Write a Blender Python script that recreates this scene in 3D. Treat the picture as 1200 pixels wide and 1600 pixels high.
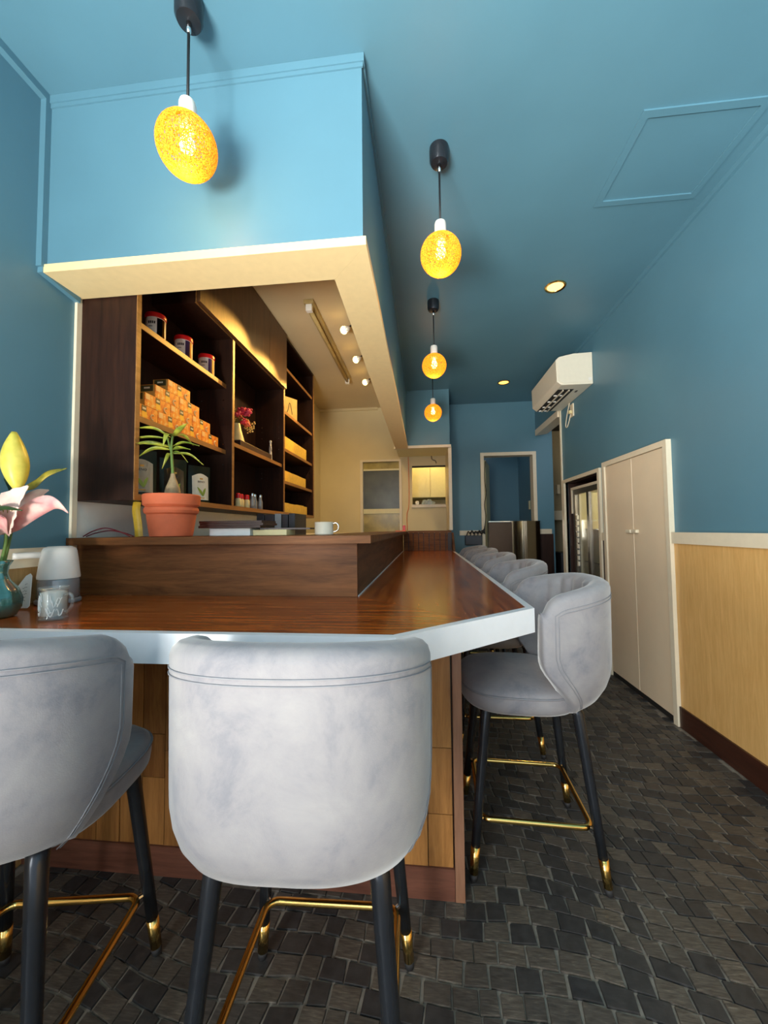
import bpy, bmesh, math, random
from mathutils import Vector, Matrix
PI = math.pi
R = random.Random(7)
scene = bpy.context.scene
for o in list(bpy.data.objects):
    bpy.data.objects.remove(o)
COL = scene.collection

# ------------------------------------------------------------------ camera
cam_d = bpy.data.cameras.new('camera'); cam = bpy.data.objects.new('camera', cam_d); COL.objects.link(cam)
cam_d.sensor_fit = 'VERTICAL'; cam_d.sensor_height = 24.0; cam_d.lens = 607.5 / 1600 * 24.0
cam_d.clip_start = 0.02
YAW, PITCH, ROLL = .103257, .045786, .010131
_f = Vector((-math.sin(YAW) * math.cos(PITCH), math.cos(YAW) * math.cos(PITCH), math.sin(PITCH)))
_r = Vector((math.cos(YAW), math.sin(YAW), 0)); _d = _f.cross(_r)
_r2 = math.cos(ROLL) * _r + math.sin(ROLL) * _d; _d2 = -math.sin(ROLL) * _r + math.cos(ROLL) * _d
cam.matrix_world = Matrix(((_r2.x, -_d2.x, -_f.x, 0), (_r2.y, -_d2.y, -_f.y, 0), (_r2.z, -_d2.z, -_f.z, 1.10), (0, 0, 0, 1)))
scene.camera = cam

# ------------------------------------------------------------------ world, daylight, exposure
w = bpy.data.worlds.new('world'); scene.world = w; w.use_nodes = True
bg = w.node_tree.nodes['Background']; bg.inputs[0].default_value = (.78, .89, 1.0, 1); bg.inputs[1].default_value = 1.0
scene.view_settings.view_transform = 'Standard'; scene.view_settings.look = 'None'
scene.view_settings.exposure = 0.78; scene.view_settings.gamma = 1.0; scene.view_settings.use_curve_mapping = False

def area_light(name, loc, rot, sx, sy, energy, col):
    d = bpy.data.lights.new(name, 'AREA'); d.shape = 'RECTANGLE'; d.size = sx; d.size_y = sy; d.energy = energy; d.color = col
    o = bpy.data.objects.new(name, d); o.location = loc; o.rotation_euler = rot; COL.objects.link(o); return o
# daylight coming in through the shop front behind the camera
area_light('daylight', (-1.95, -2.6, 1.8), (math.radians(86), 0, math.radians(-36)), 1.9, 2.4, 230, (1.0, .965, .90))
# area light added for bounce off sunlit pavement outside, lifting light to the ceiling
area_light('pavement_bounce', (-1.55, -2.05, .02), (PI, 0, 0), 2.6, 1.6, 1150, (1.0, .95, .84))

# ------------------------------------------------------------------ material helpers
def new_mat(name):
    m = bpy.data.materials.new(name); m.use_nodes = True
    nt = m.node_tree; return m, nt, nt.nodes['Principled BSDF']
def setp(b, **k):
    for n, v in k.items():
        n = {'rough': 'Roughness', 'metal': 'Metallic', 'coat': 'Coat Weight', 'coat_rough': 'Coat Roughness', 'sheen': 'Sheen Weight',
             'trans': 'Transmission Weight', 'ior': 'IOR', 'alpha': 'Alpha', 'spec': 'Specular IOR Level', 'estr': 'Emission Strength', 'sss': 'Subsurface Weight',
             'sheen_rough': 'Sheen Roughness'}[n]
        b.inputs[n].default_value = v
def col4(c): return (c[0], c[1], c[2], 1)
def ramp(nt, stops):
    n = nt.nodes.new('ShaderNodeValToRGB'); e = n.color_ramp.elements
    while len(e) < len(stops): e.new(.5)
    for i, (p, c) in enumerate(stops): e[i].position = p; e[i].color = col4(c)
    return n
def coords(nt, scale=(1, 1, 1), kind='Object', rot=(0, 0, 0)):
    t = nt.nodes.new('ShaderNodeTexCoord'); mp = nt.nodes.new('ShaderNodeMapping')
    mp.inputs['Scale'].default_value = scale; mp.inputs['Rotation'].default_value = rot
    nt.links.new(t.outputs[kind], mp.inputs[0]); return mp
def noise(nt, vec, scale, detail=4, rough=.55, dist=0):
    n = nt.nodes.new('ShaderNodeTexNoise'); n.inputs['Scale'].default_value = scale; n.inputs['Detail'].default_value = detail
    n.inputs['Roughness'].default_value = rough; n.inputs['Distortion'].default_value = dist
    nt.links.new(vec.outputs[0], n.inputs['Vector']); return n
def bump(nt, b, src, strength=.2, dist=.002):
    n = nt.nodes.new('ShaderNodeBump'); n.inputs['Strength'].default_value = strength; n.inputs['Distance'].default_value = dist
    nt.links.new(src, n.inputs['Height']); nt.links.new(n.outputs[0], b.inputs['Normal']); return n
def plain(name, c, rough=.5, var=.06, scale=30, **k):
    m, nt, b = new_mat(name); setp(b, rough=rough, **k)
    v = coords(nt); n = noise(nt, v, scale)
    r = ramp(nt, [(.3, [x * (1 - var) for x in c]), (.7, [min(1, x * (1 + var)) for x in c])])
    nt.links.new(n.outputs[0], r.inputs[0]); nt.links.new(r.outputs[0], b.inputs['Base Color'])
    bump(nt, b, n.outputs[0], .06, .001); return m
def paint(name, c, rough=.5):
    m, nt, b = new_mat(name); setp(b, rough=rough)
    v = coords(nt); n = noise(nt, v, 1.6, 5); n2 = noise(nt, v, 220, 2)
    r = ramp(nt, [(.3, [x * .93 for x in c]), (.7, [min(1, x * 1.06) for x in c])])
    nt.links.new(n.outputs[0], r.inputs[0]); nt.links.new(r.outputs[0], b.inputs['Base Color'])
    bump(nt, b, n2.outputs[0], .12, .0008); return m
def wood(name, dark, light, axis='x', rough=.35, fine=1.0, coat=0.0, rand=.0, contrast=(.3, .7)):
    m, nt, b = new_mat(name); setp(b, rough=rough, coat=coat, coat_rough=.08)
    s = {'x': (1.2, 14, 14), 'y': (14, 1.2, 14), 'z': (14, 14, 1.2)}[axis]
    v = coords(nt, tuple(q * fine for q in s)); vec = v
    if rand:
        oi = nt.nodes.new('ShaderNodeObjectInfo'); ad = nt.nodes.new('ShaderNodeVectorMath'); ad.operation = 'ADD'
        mu = nt.nodes.new('ShaderNodeMath'); mu.operation = 'MULTIPLY'; mu.inputs[1].default_value = 37
        nt.links.new(oi.outputs['Random'], mu.inputs[0]); nt.links.new(v.outputs[0], ad.inputs[0]); nt.links.new(mu.outputs[0], ad.inputs[1]); vec = ad
    n = noise(nt, vec, 3.0, 8, .62, .6); n2 = noise(nt, vec, 22, 3, .6)
    mx = nt.nodes.new('ShaderNodeMath'); mx.operation = 'MULTIPLY_ADD'; mx.inputs[1].default_value = .25
    nt.links.new(n2.outputs[0], mx.inputs[0]); nt.links.new(n.outputs[0], mx.inputs[2])
    sb = nt.nodes.new('ShaderNodeMath'); sb.operation = 'SUBTRACT'; sb.inputs[1].default_value = .125
    nt.links.new(mx.outputs[0], sb.inputs[0]); val = sb.outputs[0]
    if rand:
        q = nt.nodes.new('ShaderNodeMath'); q.operation = 'MULTIPLY_ADD'; q.inputs[1].default_value = rand
        nt.links.new(oi.outputs['Random'], q.inputs[0]); nt.links.new(val, q.inputs[2])
        q2 = nt.nodes.new('ShaderNodeMath'); q2.operation = 'SUBTRACT'; q2.inputs[1].default_value = rand / 2
        nt.links.new(q.outputs[0], q2.inputs[0]); val = q2.outputs[0]
    r = ramp(nt, [(contrast[0], dark), (contrast[1], light)])
    nt.links.new(val, r.inputs[0]); nt.links.new(r.outputs[0], b.inputs['Base Color'])
    bump(nt, b, n2.outputs[0], .05, .0006); return m
def metal(name, c, rough):
    m, nt, b = new_mat(name); setp(b, rough=rough, metal=1.0)
    v = coords(nt, (6, 6, 60)); n = noise(nt, v, 8, 3)
    r = ramp(nt, [(.3, [x * .9 for x in c]), (.7, c)])
    nt.links.new(n.outputs[0], r.inputs[0]); nt.links.new(r.outputs[0], b.inputs['Base Color']); return m
def glow(name, c, strength, base=(.8, .8, .8)):
    m, nt, b = new_mat(name); b.inputs['Base Color'].default_value = col4(base)
    b.inputs['Emission Color'].default_value = col4(c); setp(b, estr=strength, rough=.6); return m
def glass(name, c, clear=.8, rough=.05, gloss=.1):
    m, nt, b = new_mat(name); nt.nodes.remove(b)
    out = nt.nodes['Material Output']; t = nt.nodes.new('ShaderNodeBsdfTransparent'); g = nt.nodes.new('ShaderNodeBsdfGlossy')
    d = nt.nodes.new('ShaderNodeBsdfDiffuse'); m1 = nt.nodes.new('ShaderNodeMixShader'); m2 = nt.nodes.new('ShaderNodeMixShader')
    t.inputs[0].default_value = col4(c); d.inputs[0].default_value = col4(c); g.inputs['Roughness'].default_value = rough
    m1.inputs[0].default_value = clear; nt.links.new(d.outputs[0], m1.inputs[1]); nt.links.new(t.outputs[0], m1.inputs[2])
    fr = nt.nodes.new('ShaderNodeLayerWeight'); fr.inputs[0].default_value = .25
    ml = nt.nodes.new('ShaderNodeMath'); ml.operation = 'MULTIPLY_ADD'; ml.inputs[1].default_value = .6; ml.inputs[2].default_value = gloss * .5
    nt.links.new(fr.outputs['Facing'], ml.inputs[0])
    nt.links.new(ml.outputs[0], m2.inputs[0]); nt.links.new(m1.outputs[0], m2.inputs[1]); nt.links.new(g.outputs[0], m2.inputs[2])
    nt.links.new(m2.outputs[0], out.inputs[0]); return m

M = {}
M['blue'] = paint('blue paint', (.095, .222, .300), .42)
M['cream'] = paint('cream paint', (.74, .62, .36), .55)
M['ceil_cream'] = paint('kitchen ceiling paint', (.66, .53, .33), .6)
M['white'] = plain('white trim paint', (.80, .70, .53), .4, .03)
M['board'] = plain('cream board paint', (.82, .63, .34), .45, .03)
M['ivory'] = plain('ivory door paint', (.83, .67, .48), .38, .02, 8)
M['edge'] = plain('white laminate edge', (.70, .73, .78), .35, .02)
M['top'] = wood('lacquered counter wood', (.15, .030, .007), (.42, .105, .016), 'x', .17, 1.0, .0, contrast=(.36, .66))
M['top_y'] = wood('lacquered counter wood along', (.14, .028, .007), (.38, .095, .015), 'y', .17, 1.0, .0, contrast=(.36, .66))
for k_ in ('top', 'top_y'): setp(M[k_].node_tree.nodes['Principled BSDF'], spec=.32)
M['ledge'] = wood('ledge wood', (.080, .028, .009), (.22, .082, .025), 'x', .4, .8, .2)
M['ledge_y'] = wood('ledge wood along', (.06, .024, .012), (.17, .075, .036), 'y', .4, .8, .2)
M['plank'] = wood('base plank wood', (.22, .085, .020), (.44, .20, .055), 'z', .45, 1.2, .1, .35)
M['kick'] = wood('red brown kick board', (.10, .035, .022), (.22, .085, .052), 'x', .45)
M['post'] = wood('corner post wood', (.20, .09, .05), (.34, .17, .10), 'z', .45)
M['cab'] = wood('dark shelf wood', (.013, .0052, .0032), (.036, .013, .007), 'z', .36, 1.1, .15)
for k_ in ('cab', 'ledge', 'ledge_y'): setp(M[k_].node_tree.nodes['Principled BSDF'], spec=.22, coat=0, rough=.5)
M['cab_edge_lit'] = wood('shelf edge wood with painted glow', (.20, .085, .022), (.36, .17, .05), 'y', .4, 1.0)  # lighter edge wood, colour raised to carry the spot beam glow
M['cab_door'] = wood('shelf door wood', (.05, .022, .009), (.12, .055, .022), 'z', .4, 1.0)
M['oak'] = wood('light oak panel', (.66, .36, .11), (.84, .52, .20), 'z', .42, 1.6, .1, contrast=(.25, .75))
M['oak2'] = wood('tan panel', (.34, .20, .075), (.48, .30, .12), 'z', .45, 1.6)
M['darkwain'] = wood('dark panel', (.022, .009, .006), (.055, .022, .014), 'z', .4)
M['base'] = wood('dark baseboard', (.03, .010, .006), (.07, .022, .012), 'y', .35)
M['black'] = plain('black enamel', (.030, .034, .042), .26, .1, metal=.55)
M['rubber'] = plain('black rubber', (.02, .02, .022), .7)
M['brass'] = metal('polished brass', (.86, .56, .17), .18)
M['steel'] = metal('polished steel', (.78, .72, .60), .06)
M['bronze'] = metal('brown steel', (.085, .06, .045), .30)
M['chrome'] = metal('chrome', (.8, .8, .8), .15)
M['cable_black'] = plain('black flex', (.012, .012, .014), .5)
M['lampwhite'] = plain('white lamp holder', (.82, .78, .72), .4)
M['terra'] = plain('terracotta', (.56, .12, .046), .75, .08, 25)
M['soil'] = plain('soil', (.12, .045, .02), .95, .5, 90)
M['trunk'] = plain('trunk bark', (.30, .215, .12), .85, .25, 40)
M['ac'] = plain('air conditioner plastic', (.80, .735, .60), .38, .02)
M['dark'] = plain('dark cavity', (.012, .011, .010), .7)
M['can'] = plain('white can', (.82, .76, .72), .35)
M['red'] = plain('red plastic lid', (.62, .012, .014), .3)
M['purple'] = plain('purple print', (.08, .035, .12), .4)
M['ink'] = plain('dark print', (.04, .03, .035), .5)
M['cartonend'] = plain('carton end tan', (.55, .30, .07), .5)
M['cartongreen'] = plain('carton olive label', (.06, .055, .02), .5)
M['cartoncream'] = plain('carton cream print', (.85, .55, .25), .5)
M['cartonred'] = plain('carton red print', (.65, .10, .02), .5)
M['yellowprint'] = plain('carton yellow print', (.90, .50, .03), .5)
M['pouch'] = plain('dark green foil', (.008, .014, .007), .32, .3, 18)
setp(M['pouch'].node_tree.nodes['Principled BSDF'], spec=.2)
M['pouchlabel'] = plain('pouch label paper', (.88, .82, .68), .5)
M['leafprint'] = plain('green leaf print', (.30, .38, .03), .5)
M['goldprint'] = plain('gold print', (.70, .38, .06), .5)
M['vasecream'] = plain('cream ceramic', (.80, .68, .36), .35)
M['pink'] = plain('pink petals', (.75, .05, .11), .6, .3)
M['coral'] = plain('coral petals', (.80, .20, .12), .6, .3)
M['dryflower'] = plain('dry cream flowers', (.70, .52, .20), .8, .3)
M['stemgreen'] = plain('stem green', (.10, .17, .03), .6)
M['figure'] = plain('white figurine', (.78, .74, .68), .5)
M['plaque'] = plain('yellow wood plaque', (.62, .40, .11), .5, .2, 12)
M['yellowbox'] = plain('yellow packet', (.80, .50, .08), .5, .12, 60)
M['paper'] = plain('white paper', (.82, .82, .80), .7, .03)
M['greyplastic'] = plain('grey plastic', (.20, .21, .23), .5)
M['whiteplastic'] = plain('white plastic', (.90, .87, .83), .35, .02)
M['ribbon'] = plain('yellow ribbon', (.62, .40, .03), .35, .15)
M['redcable'] = plain('dark red flex', (.16, .012, .022), .5)
M['tray'] = plain('dark brown tray', (.055, .025, .02), .35, .15)
M['orange'] = plain('orange plastic', (.80, .16, .03), .45)
M['slate'] = plain('frosted dark pane', (.075, .085, .075), .3, .4, 5)
M['reflectpane'] = plain('frosted pane with painted yellow reflection', (.42, .33, .09), .25, .35, 7)  # yellowish reflection painted into the pane colour
M['cooler'] = plain('cooler interior', (.62, .52, .28), .5, .15, 6)
M['coolerframe'] = metal('cooler frame', (.22, .19, .15), .35)
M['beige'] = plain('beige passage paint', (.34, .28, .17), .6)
M['cupcream'] = plain('cream cupboard', (.78, .72, .44), .4, .03)
M['cloth'] = plain('pale blue cloth', (.42, .50, .52), .85, .15)
M['clearglass'] = glass('clear glass', (.93, .95, .95), .93)
M['tealglass'] = glass('teal glass', (.10, .42, .38), .72, .04, .35)
M['tank'] = glass('smoky tank', (.55, .54, .57), .55, .08, .2)
M['shopglass'] = glass('shop glass', (.97, .99, 1.0), .98, .02, .08)
M['bulb'] = glow('warm bulb', (1.0, .70, .22), 6)
M['downbulb'] = glow('downlight lens', (1.0, .42, .045), 1.7)
M['spotbulb'] = glow('spot bulb', (1.0, .66, .18), 7)
M['tubecover'] = plain('yellowed tube cover', (.42, .30, .12), .4, .15, 9)

# woven string shade: orange strings with emission standing in for bulb light shining through
def string_mat():
    m, nt, b = new_mat('orange string'); v = coords(nt); n = noise(nt, v, 260, 3)
    r = ramp(nt, [(.36, (.62, .11, .002)), (.62, (1.0, .38, .014))])
    nt.links.new(n.outputs[0], r.inputs[0]); nt.links.new(r.outputs[0], b.inputs['Base Color'])
    nt.links.new(r.outputs[0], b.inputs['Emission Color']); setp(b, estr=.62, rough=.8); return m
M['string'] = string_mat()
def velvet():
    m, nt, b = new_mat('grey velvet'); setp(b, rough=.85, sheen=.45, sheen_rough=.4, spec=.2)
    v = coords(nt); n = noise(nt, v, 9, 7, .66, .35); n2 = noise(nt, v, 420, 2)
    r = ramp(nt, [(.32, (.178, .178, .206)), (.46, (.243, .232, .248)), (.66, (.292, .278, .284))])
    nt.links.new(n.outputs[0], r.inputs[0]); nt.links.new(r.outputs[0], b.inputs['Base Color'])
    bump(nt, b, n2.outputs[0], .25, .001); return m
M['velvet'] = velvet()
def piping_mat(): return plain('grey piping', (.22, .22, .24), .8, .05)
M['piping'] = piping_mat()
def carton():
    m, nt, b = new_mat('orange carton'); setp(b, rough=.4)
    v = coords(nt); n = noise(nt, v, 38, 3, .6, 1.0)
    r = ramp(nt, [(.30, (.62, .10, .008)), (.45, (.85, .26, .015)), (.58, (.88, .34, .03)), (.70, (.90, .62, .25))])
    nt.links.new(n.outputs[0], r.inputs[0]); nt.links.new(r.outputs[0], b.inputs['Base Color']); return m
M['carton'] = carton()
def cobble_mat():
    m, nt, b = new_mat('cobble'); a = nt.nodes.new('ShaderNodeAttribute'); a.attribute_name = 'tone'
    sp = nt.nodes.new('ShaderNodeSeparateColor'); nt.links.new(a.outputs['Color'], sp.inputs[0])
    v = coords(nt, (30, 210, 60), rot=(0, 0, .9)); n = noise(nt, v, 1.0, 3, .6, .4)
    v2 = coords(nt); n2 = noise(nt, v2, 45, 4)
    dark = ramp(nt, [(.3, (.020, .020, .022)), (.75, (.045, .044, .045))])
    light = ramp(nt, [(.35, (.060, .050, .041)), (.60, (.125, .106, .086)), (.78, (.25, .215, .17))])
    nt.links.new(n2.outputs[0], dark.inputs[0]); nt.links.new(n.outputs[0], light.inputs[0])
    mx = nt.nodes.new('ShaderNodeMix'); mx.data_type = 'RGBA'
    nt.links.new(sp.outputs[0], mx.inputs['Factor']); nt.links.new(dark.outputs[0], mx.inputs['A']); nt.links.new(light.outputs[0], mx.inputs['B'])
    nt.links.new(mx.outputs['Result'], b.inputs['Base Color']); setp(b, rough=.42)
    bump(nt, b, n.outputs[0], .15, .001); return m
M['cobble'] = cobble_mat()
M['grout'] = plain('grey joint', (.25, .215, .175), .6, .2, 60)
def leaf_mat(name, a, c):
    m, nt, b = new_mat(name); setp(b, rough=.4); v = coords(nt, (1, 1, 1)); n = noise(nt, v, 22, 3)
    r = ramp(nt, [(.35, a), (.65, c)]); nt.links.new(n.outputs[0], r.inputs[0]); nt.links.new(r.outputs[0], b.inputs['Base Color']); return m
M['leaf'] = leaf_mat('yellow green leaf', (.10, .17, .02), (.42, .42, .05))
M['leafdark'] = leaf_mat('dark leaf', (.012, .03, .010), (.05, .09, .02))
M['leafolive'] = leaf_mat('olive leaf', (.05, .08, .015), (.40, .30, .03))
M['bud'] = leaf_mat('lily bud yellow', (.62, .55, .06), (.85, .72, .14))
M['lily'] = leaf_mat('lily pink', (.82, .50, .44), (.90, .70, .60))
M['lilytip'] = leaf_mat('lily deep pink', (.80, .30, .32), (.88, .58, .52))

# ------------------------------------------------------------------ mesh helpers
def tobj(name, bm, mat, parent=None, smooth=False, label=None):
    bmesh.ops.recalc_face_normals(bm, faces=bm.faces[:])
    me = bpy.data.meshes.new(name); bm.to_mesh(me); bm.free()
    if smooth:
        for p in me.polygons: p.use_smooth = True
    o = bpy.data.objects.new(name, me); COL.objects.link(o)
    me.materials.append(M[mat] if isinstance(mat, str) else mat)
    if parent: o.parent = parent
    if label: o['label'] = label
    return o
def sharp(o, ang=.6):
    me = o.data
    for p in me.polygons: p.use_smooth = True
    try: me.set_sharp_from_angle(angle=ang)
    except Exception: pass
    return o
def box(bm, x0, x1, y0, y1, z0, z1, bev=0):
    vs = [bm.verts.new((x, y, z)) for z in (z0, z1) for y in (y0, y1) for x in (x0, x1)]
    fs = [bm.faces.new([vs[i] for i in q]) for q in ((0, 2, 3, 1), (4, 5, 7, 6), (0, 1, 5, 4), (2, 6, 7, 3), (0, 4, 6, 2), (1, 3, 7, 5))]
    if bev:
        es = list({e for f in fs for e in f.edges})
        bmesh.ops.bevel(bm, geom=es, offset=bev, segments=2, affect='EDGES', profile=.5)
    return bm
def B(*a, **k):
    return box(bmesh.new(), *a, **k)
def prism(bm, pts, z0, z1):
    lo = [bm.verts.new((x, y, z0)) for x, y in pts]; hi = [bm.verts.new((x, y, z1)) for x, y in pts]
    bm.faces.new(lo[::-1]); bm.faces.new(hi); n = len(pts)
    for i in range(n): bm.faces.new((lo[i], lo[(i + 1) % n], hi[(i + 1) % n], hi[i]))
    return bm
def prism_axis(bm, pts, a0, a1, axis):   # pts in the other two axes (cyclic order)
    def mk(p, a):
        return {'x': (a, p[0], p[1]), 'y': (p[0], a, p[1]), 'z': (p[0], p[1], a)}[axis]
    lo = [bm.verts.new(mk(p, a0)) for p in pts]; hi = [bm.verts.new(mk(p, a1)) for p in pts]
    bm.faces.new(lo[::-1]); bm.faces.new(hi); n = len(pts)
    for i in range(n): bm.faces.new((lo[i], lo[(i + 1) % n], hi[(i + 1) % n], hi[i]))
    return bm
def lathe(bm, prof, n=32, c=(0, 0, 0), cap=True):
    rings = []
    for r, z in prof:
        rings.append([bm.verts.new((c[0] + r * math.cos(2 * PI * i / n), c[1] + r * math.sin(2 * PI * i / n), c[2] + z)) for i in range(n)])
    for a, b in zip(rings, rings[1:]):
        for i in range(n): bm.faces.new((a[i], a[(i + 1) % n], b[(i + 1) % n], b[i]))
    if cap: bm.faces.new(rings[0][::-1]); bm.faces.new(rings[-1])
    return bm
def tube(bm, pts, r, n=8, closed=False, r1=None, cap=True):
    pts = [Vector(p) for p in pts]; N = len(pts); rings = []; up = None
    for i, p in enumerate(pts):
        if closed: t = (pts[(i + 1) % N] - pts[i - 1]).normalized()
        else: t = (pts[min(i + 1, N - 1)] - pts[max(i - 1, 0)]).normalized()
        if up is None:
            up = Vector((0, 0, 1)) if abs(t.z) < .9 else Vector((1, 0, 0))
        s = t.cross(up).normalized(); up = s.cross(t).normalized()
        rr = r if r1 is None else r + (r1 - r) * i / (N - 1)
        rings.append([bm.verts.new(p + rr * (math.cos(2 * PI * k / n) * s + math.sin(2 * PI * k / n) * up)) for k in range(n)])
    m = N if closed else N - 1
    for i in range(m):
        a, b = rings[i], rings[(i + 1) % N]
        for k in range(n): bm.faces.new((a[k], a[(k + 1) % n], b[(k + 1) % n], b[k]))
    if not closed and cap: bm.faces.new(rings[0][::-1]); bm.faces.new(rings[-1])
    return bm
def blob(bm, c, rx, ry, rz, u=16, v=10):
    m = Matrix.Translation(c) @ Matrix.Diagonal((rx, ry, rz, 1))
    bmesh.ops.create_uvsphere(bm, u_segments=u, v_segments=v, radius=1, matrix=m); return bm
def ribbon(bm, pts, wid, side, thick=.0012, cup=0.0, nrm=None):
    """leaf or petal: centre line, widths, sideways direction, thickness; cup lifts the edges"""
    pts = [Vector(p) for p in pts]; side = Vector(side).normalized(); N = len(pts); top = []; bot = []
    for i, p in enumerate(pts):
        t = (pts[min(i + 1, N - 1)] - pts[max(i - 1, 0)]).normalized()
        s = (side - t * side.dot(t)).normalized(); n = s.cross(t).normalized(); wv = wid[i]
        row = [p + s * (k * wv) + n * (cup * wv * k * k) for k in (-1, -.5, 0, .5, 1)]
        top.append([bm.verts.new(q + n * thick) for q in row]); bot.append([bm.verts.new(q - n * thick) for q in row])
    for i in range(N - 1):
        for k in range(4):
            bm.faces.new((top[i][k], top[i][k + 1], top[i + 1][k + 1], top[i + 1][k]))
            bm.faces.new((bot[i][k], bot[i + 1][k], bot[i + 1][k + 1], bot[i][k + 1]))
        bm.faces.new((top[i][0], top[i + 1][0], bot[i + 1][0], bot[i][0])); bm.faces.new((top[i][4], bot[i][4], bot[i + 1][4], top[i + 1][4]))
    for r in (0, N - 1):
        for k in range(4): bm.faces.new((top[r][k], bot[r][k], bot[r][k + 1], top[r][k + 1]))
    return bm
def bez(p, n=9):
    """smooth curve through control points (Catmull-Rom)"""
    p = [Vector(q) for q in p]; P = [p[0] * 2 - p[1]] + p + [p[-1] * 2 - p[-2]]; out = []
    for i in range(1, len(P) - 2):
        for k in range(n):
            t = k / n; a, b, c, d = P[i - 1], P[i], P[i + 1], P[i + 2]
            out.append(.5 * ((2 * b) + (c - a) * t + (2 * a - 5 * b + 4 * c - d) * t * t + (3 * b - a - 3 * c + d) * t ** 3))
    out.append(p[-1]); return out
def text_mesh(name, s, size, mat, parent, M4, ext=.0004):
    cu = bpy.data.curves.new(name, 'FONT'); cu.body = s; cu.size = size; cu.extrude = ext; cu.align_x = 'CENTER'; cu.align_y = 'CENTER'; cu.resolution_u = 2
    t = bpy.data.objects.new(name + '_tmp', cu); COL.objects.link(t)
    dg = bpy.context.evaluated_depsgraph_get(); dg.update()
    me = bpy.data.meshes.new_from_object(t.evaluated_get(dg)); bpy.data.objects.remove(t)
    me.name = name; me.transform(M4); me.materials.clear(); me.materials.append(M[mat])
    o = bpy.data.objects.new(name, me); COL.objects.link(o); o.parent = parent; return o
def tag(o, label, cat, group=None):
    o['label'] = label; o['category'] = cat
    if group: o['group'] = group
    return o
def thing(name, label, cat, loc=(0, 0, 0), rz=0, group=None):
    o = bpy.data.objects.new(name, None); o.empty_display_size = .05; COL.objects.link(o); o.location = loc; o.rotation_euler = (0, 0, rz)
    return tag(o, label, cat, group)
def struct(name, bm, mat, label=None, parent=None):
    o = tobj(name, bm, mat, parent)
    if not parent: o['kind'] = 'structure'
    if label: o['label'] = label
    return o
def copy_tree(o, parent=None):
    c = o.copy(); COL.objects.link(c); c.parent = parent
    for ch in [x for x in list(o.children)]: copy_tree(ch, c)
    return c

# ================================================================== THE ROOM
XL, XR, YB, ZC = -1.36, 1.40, 5.0, 2.70
YF = -1.1
# ---- floor: joint bed with stones
floor = struct('floor', B(XL - .1, 2.4, YF - .1, 6.4, -.06, -.006), 'grout', 'dark cobble patterned floor with grey joints')
def project(p):
    v = Vector(p) - Vector((0, 0, 1.1)); d = v.dot(_f)
    if d < .05: return None
    return (600 + 607.5 * v.dot(_r2) / d, 800 + 607.5 * v.dot(_d2) / d)
stones = []
CW, CH = .062, .053
def wave(x, y):
    return (x + .018 * math.sin(y * 5.1 + 1.2) + .010 * math.sin(x * 7 + y * 3), y + .020 * math.sin(x * 4.3 + .6) + .012 * math.sin(x * 9.1 + y * 4) - .10 * x)
jit = {}
def node(i, j, part):
    k = (i, j, part)
    if k not in jit: jit[k] = (R.uniform(-.008, .008), R.uniform(-.006, .006))
    return jit[k]
for j in range(-14, 112):
    off = (.5 if j % 2 else 0) + R.uniform(-.12, .12)
    y0 = j * CH
    xs = []; x = -1.7 + off * CW
    while x < 2.35: xs.append(x); x += CW * R.uniform(.78, 1.24)
    for a, b in zip(xs, xs[1:]):
        g = .0024
        q = [(a + g, y0 + g), (b - g, y0 + g), (b - g, y0 + CH - g), (a + g, y0 + CH - g)]
        q = [(px + R.uniform(-.0032, .0032), py + R.uniform(-.0032, .0032)) for px, py in q]
        q = [wave(px, py) for px, py in q]
        cx = sum(p[0] for p in q) / 4; cy = sum(p[1] for p in q) / 4
        if cx < XL + .03 or cy < -.45 or cy > 5.9: continue
        if cy > 1.225 and cx < .085: continue
        if cx > XR - .012 and cy < 4.1: continue
        if cx > XR + .7 or (cy > 4.95 and cx < 1.6): continue
        pr = [project((p[0], p[1], 0)) for p in q]; area = 0
        if all(pr) and all(-30 < p[0] < 1230 and 0 < p[1] < 1650 for p in pr):
            area = abs(sum(pr[i][0] * pr[(i + 1) % 4][1] - pr[(i + 1) % 4][0] * pr[i][1] for i in range(4))) / 2
        stones.append((area, q, R.random()))
stones.sort(key=lambda s: -s[0])
def add_stone(bm, q, tone, lay):
    z = R.uniform(-.0012, 0); cx = sum(p[0] for p in q) / 4; cy = sum(p[1] for p in q) / 4
    tp = [bm.verts.new((cx + (x - cx) * .95, cy + (y - cy) * .95, z)) for x, y in q]
    lo = [bm.verts.new((x, y, -.0058)) for x, y in q]
    f = [bm.faces.new(tp)] + [bm.faces.new((lo[i], lo[(i + 1) % 4], tp[(i + 1) % 4], tp[i])) for i in range(4)]
    c = 0.0 + R.uniform(0, .15) if tone < .42 else (.35 + .65 * (tone - .42) / .58)
    for ff in f:
        for l in ff.loops: l[lay] = (c, c, c, 1)
def stone_bm():
    bm = bmesh.new(); return bm, bm.loops.layers.float_color.new('tone')
for area, q, tone in stones[:300]:
    bm, lay = stone_bm(); add_stone(bm, q, tone, lay)
    me = bpy.data.meshes.new('cobble'); bm.to_mesh(me); bm.free(); me.materials.append(M['cobble'])
    o = bpy.data.objects.new('cobble', me); COL.objects.link(o); o.parent = floor
bm, lay = stone_bm()
for area, q, tone in stones[300:]: add_stone(bm, q, tone, lay)
o = tobj('cobble_field', bm, 'cobble', floor); o['kind'] = 'stuff'; o['label'] = 'the rest of the dark cobbles'

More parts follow.
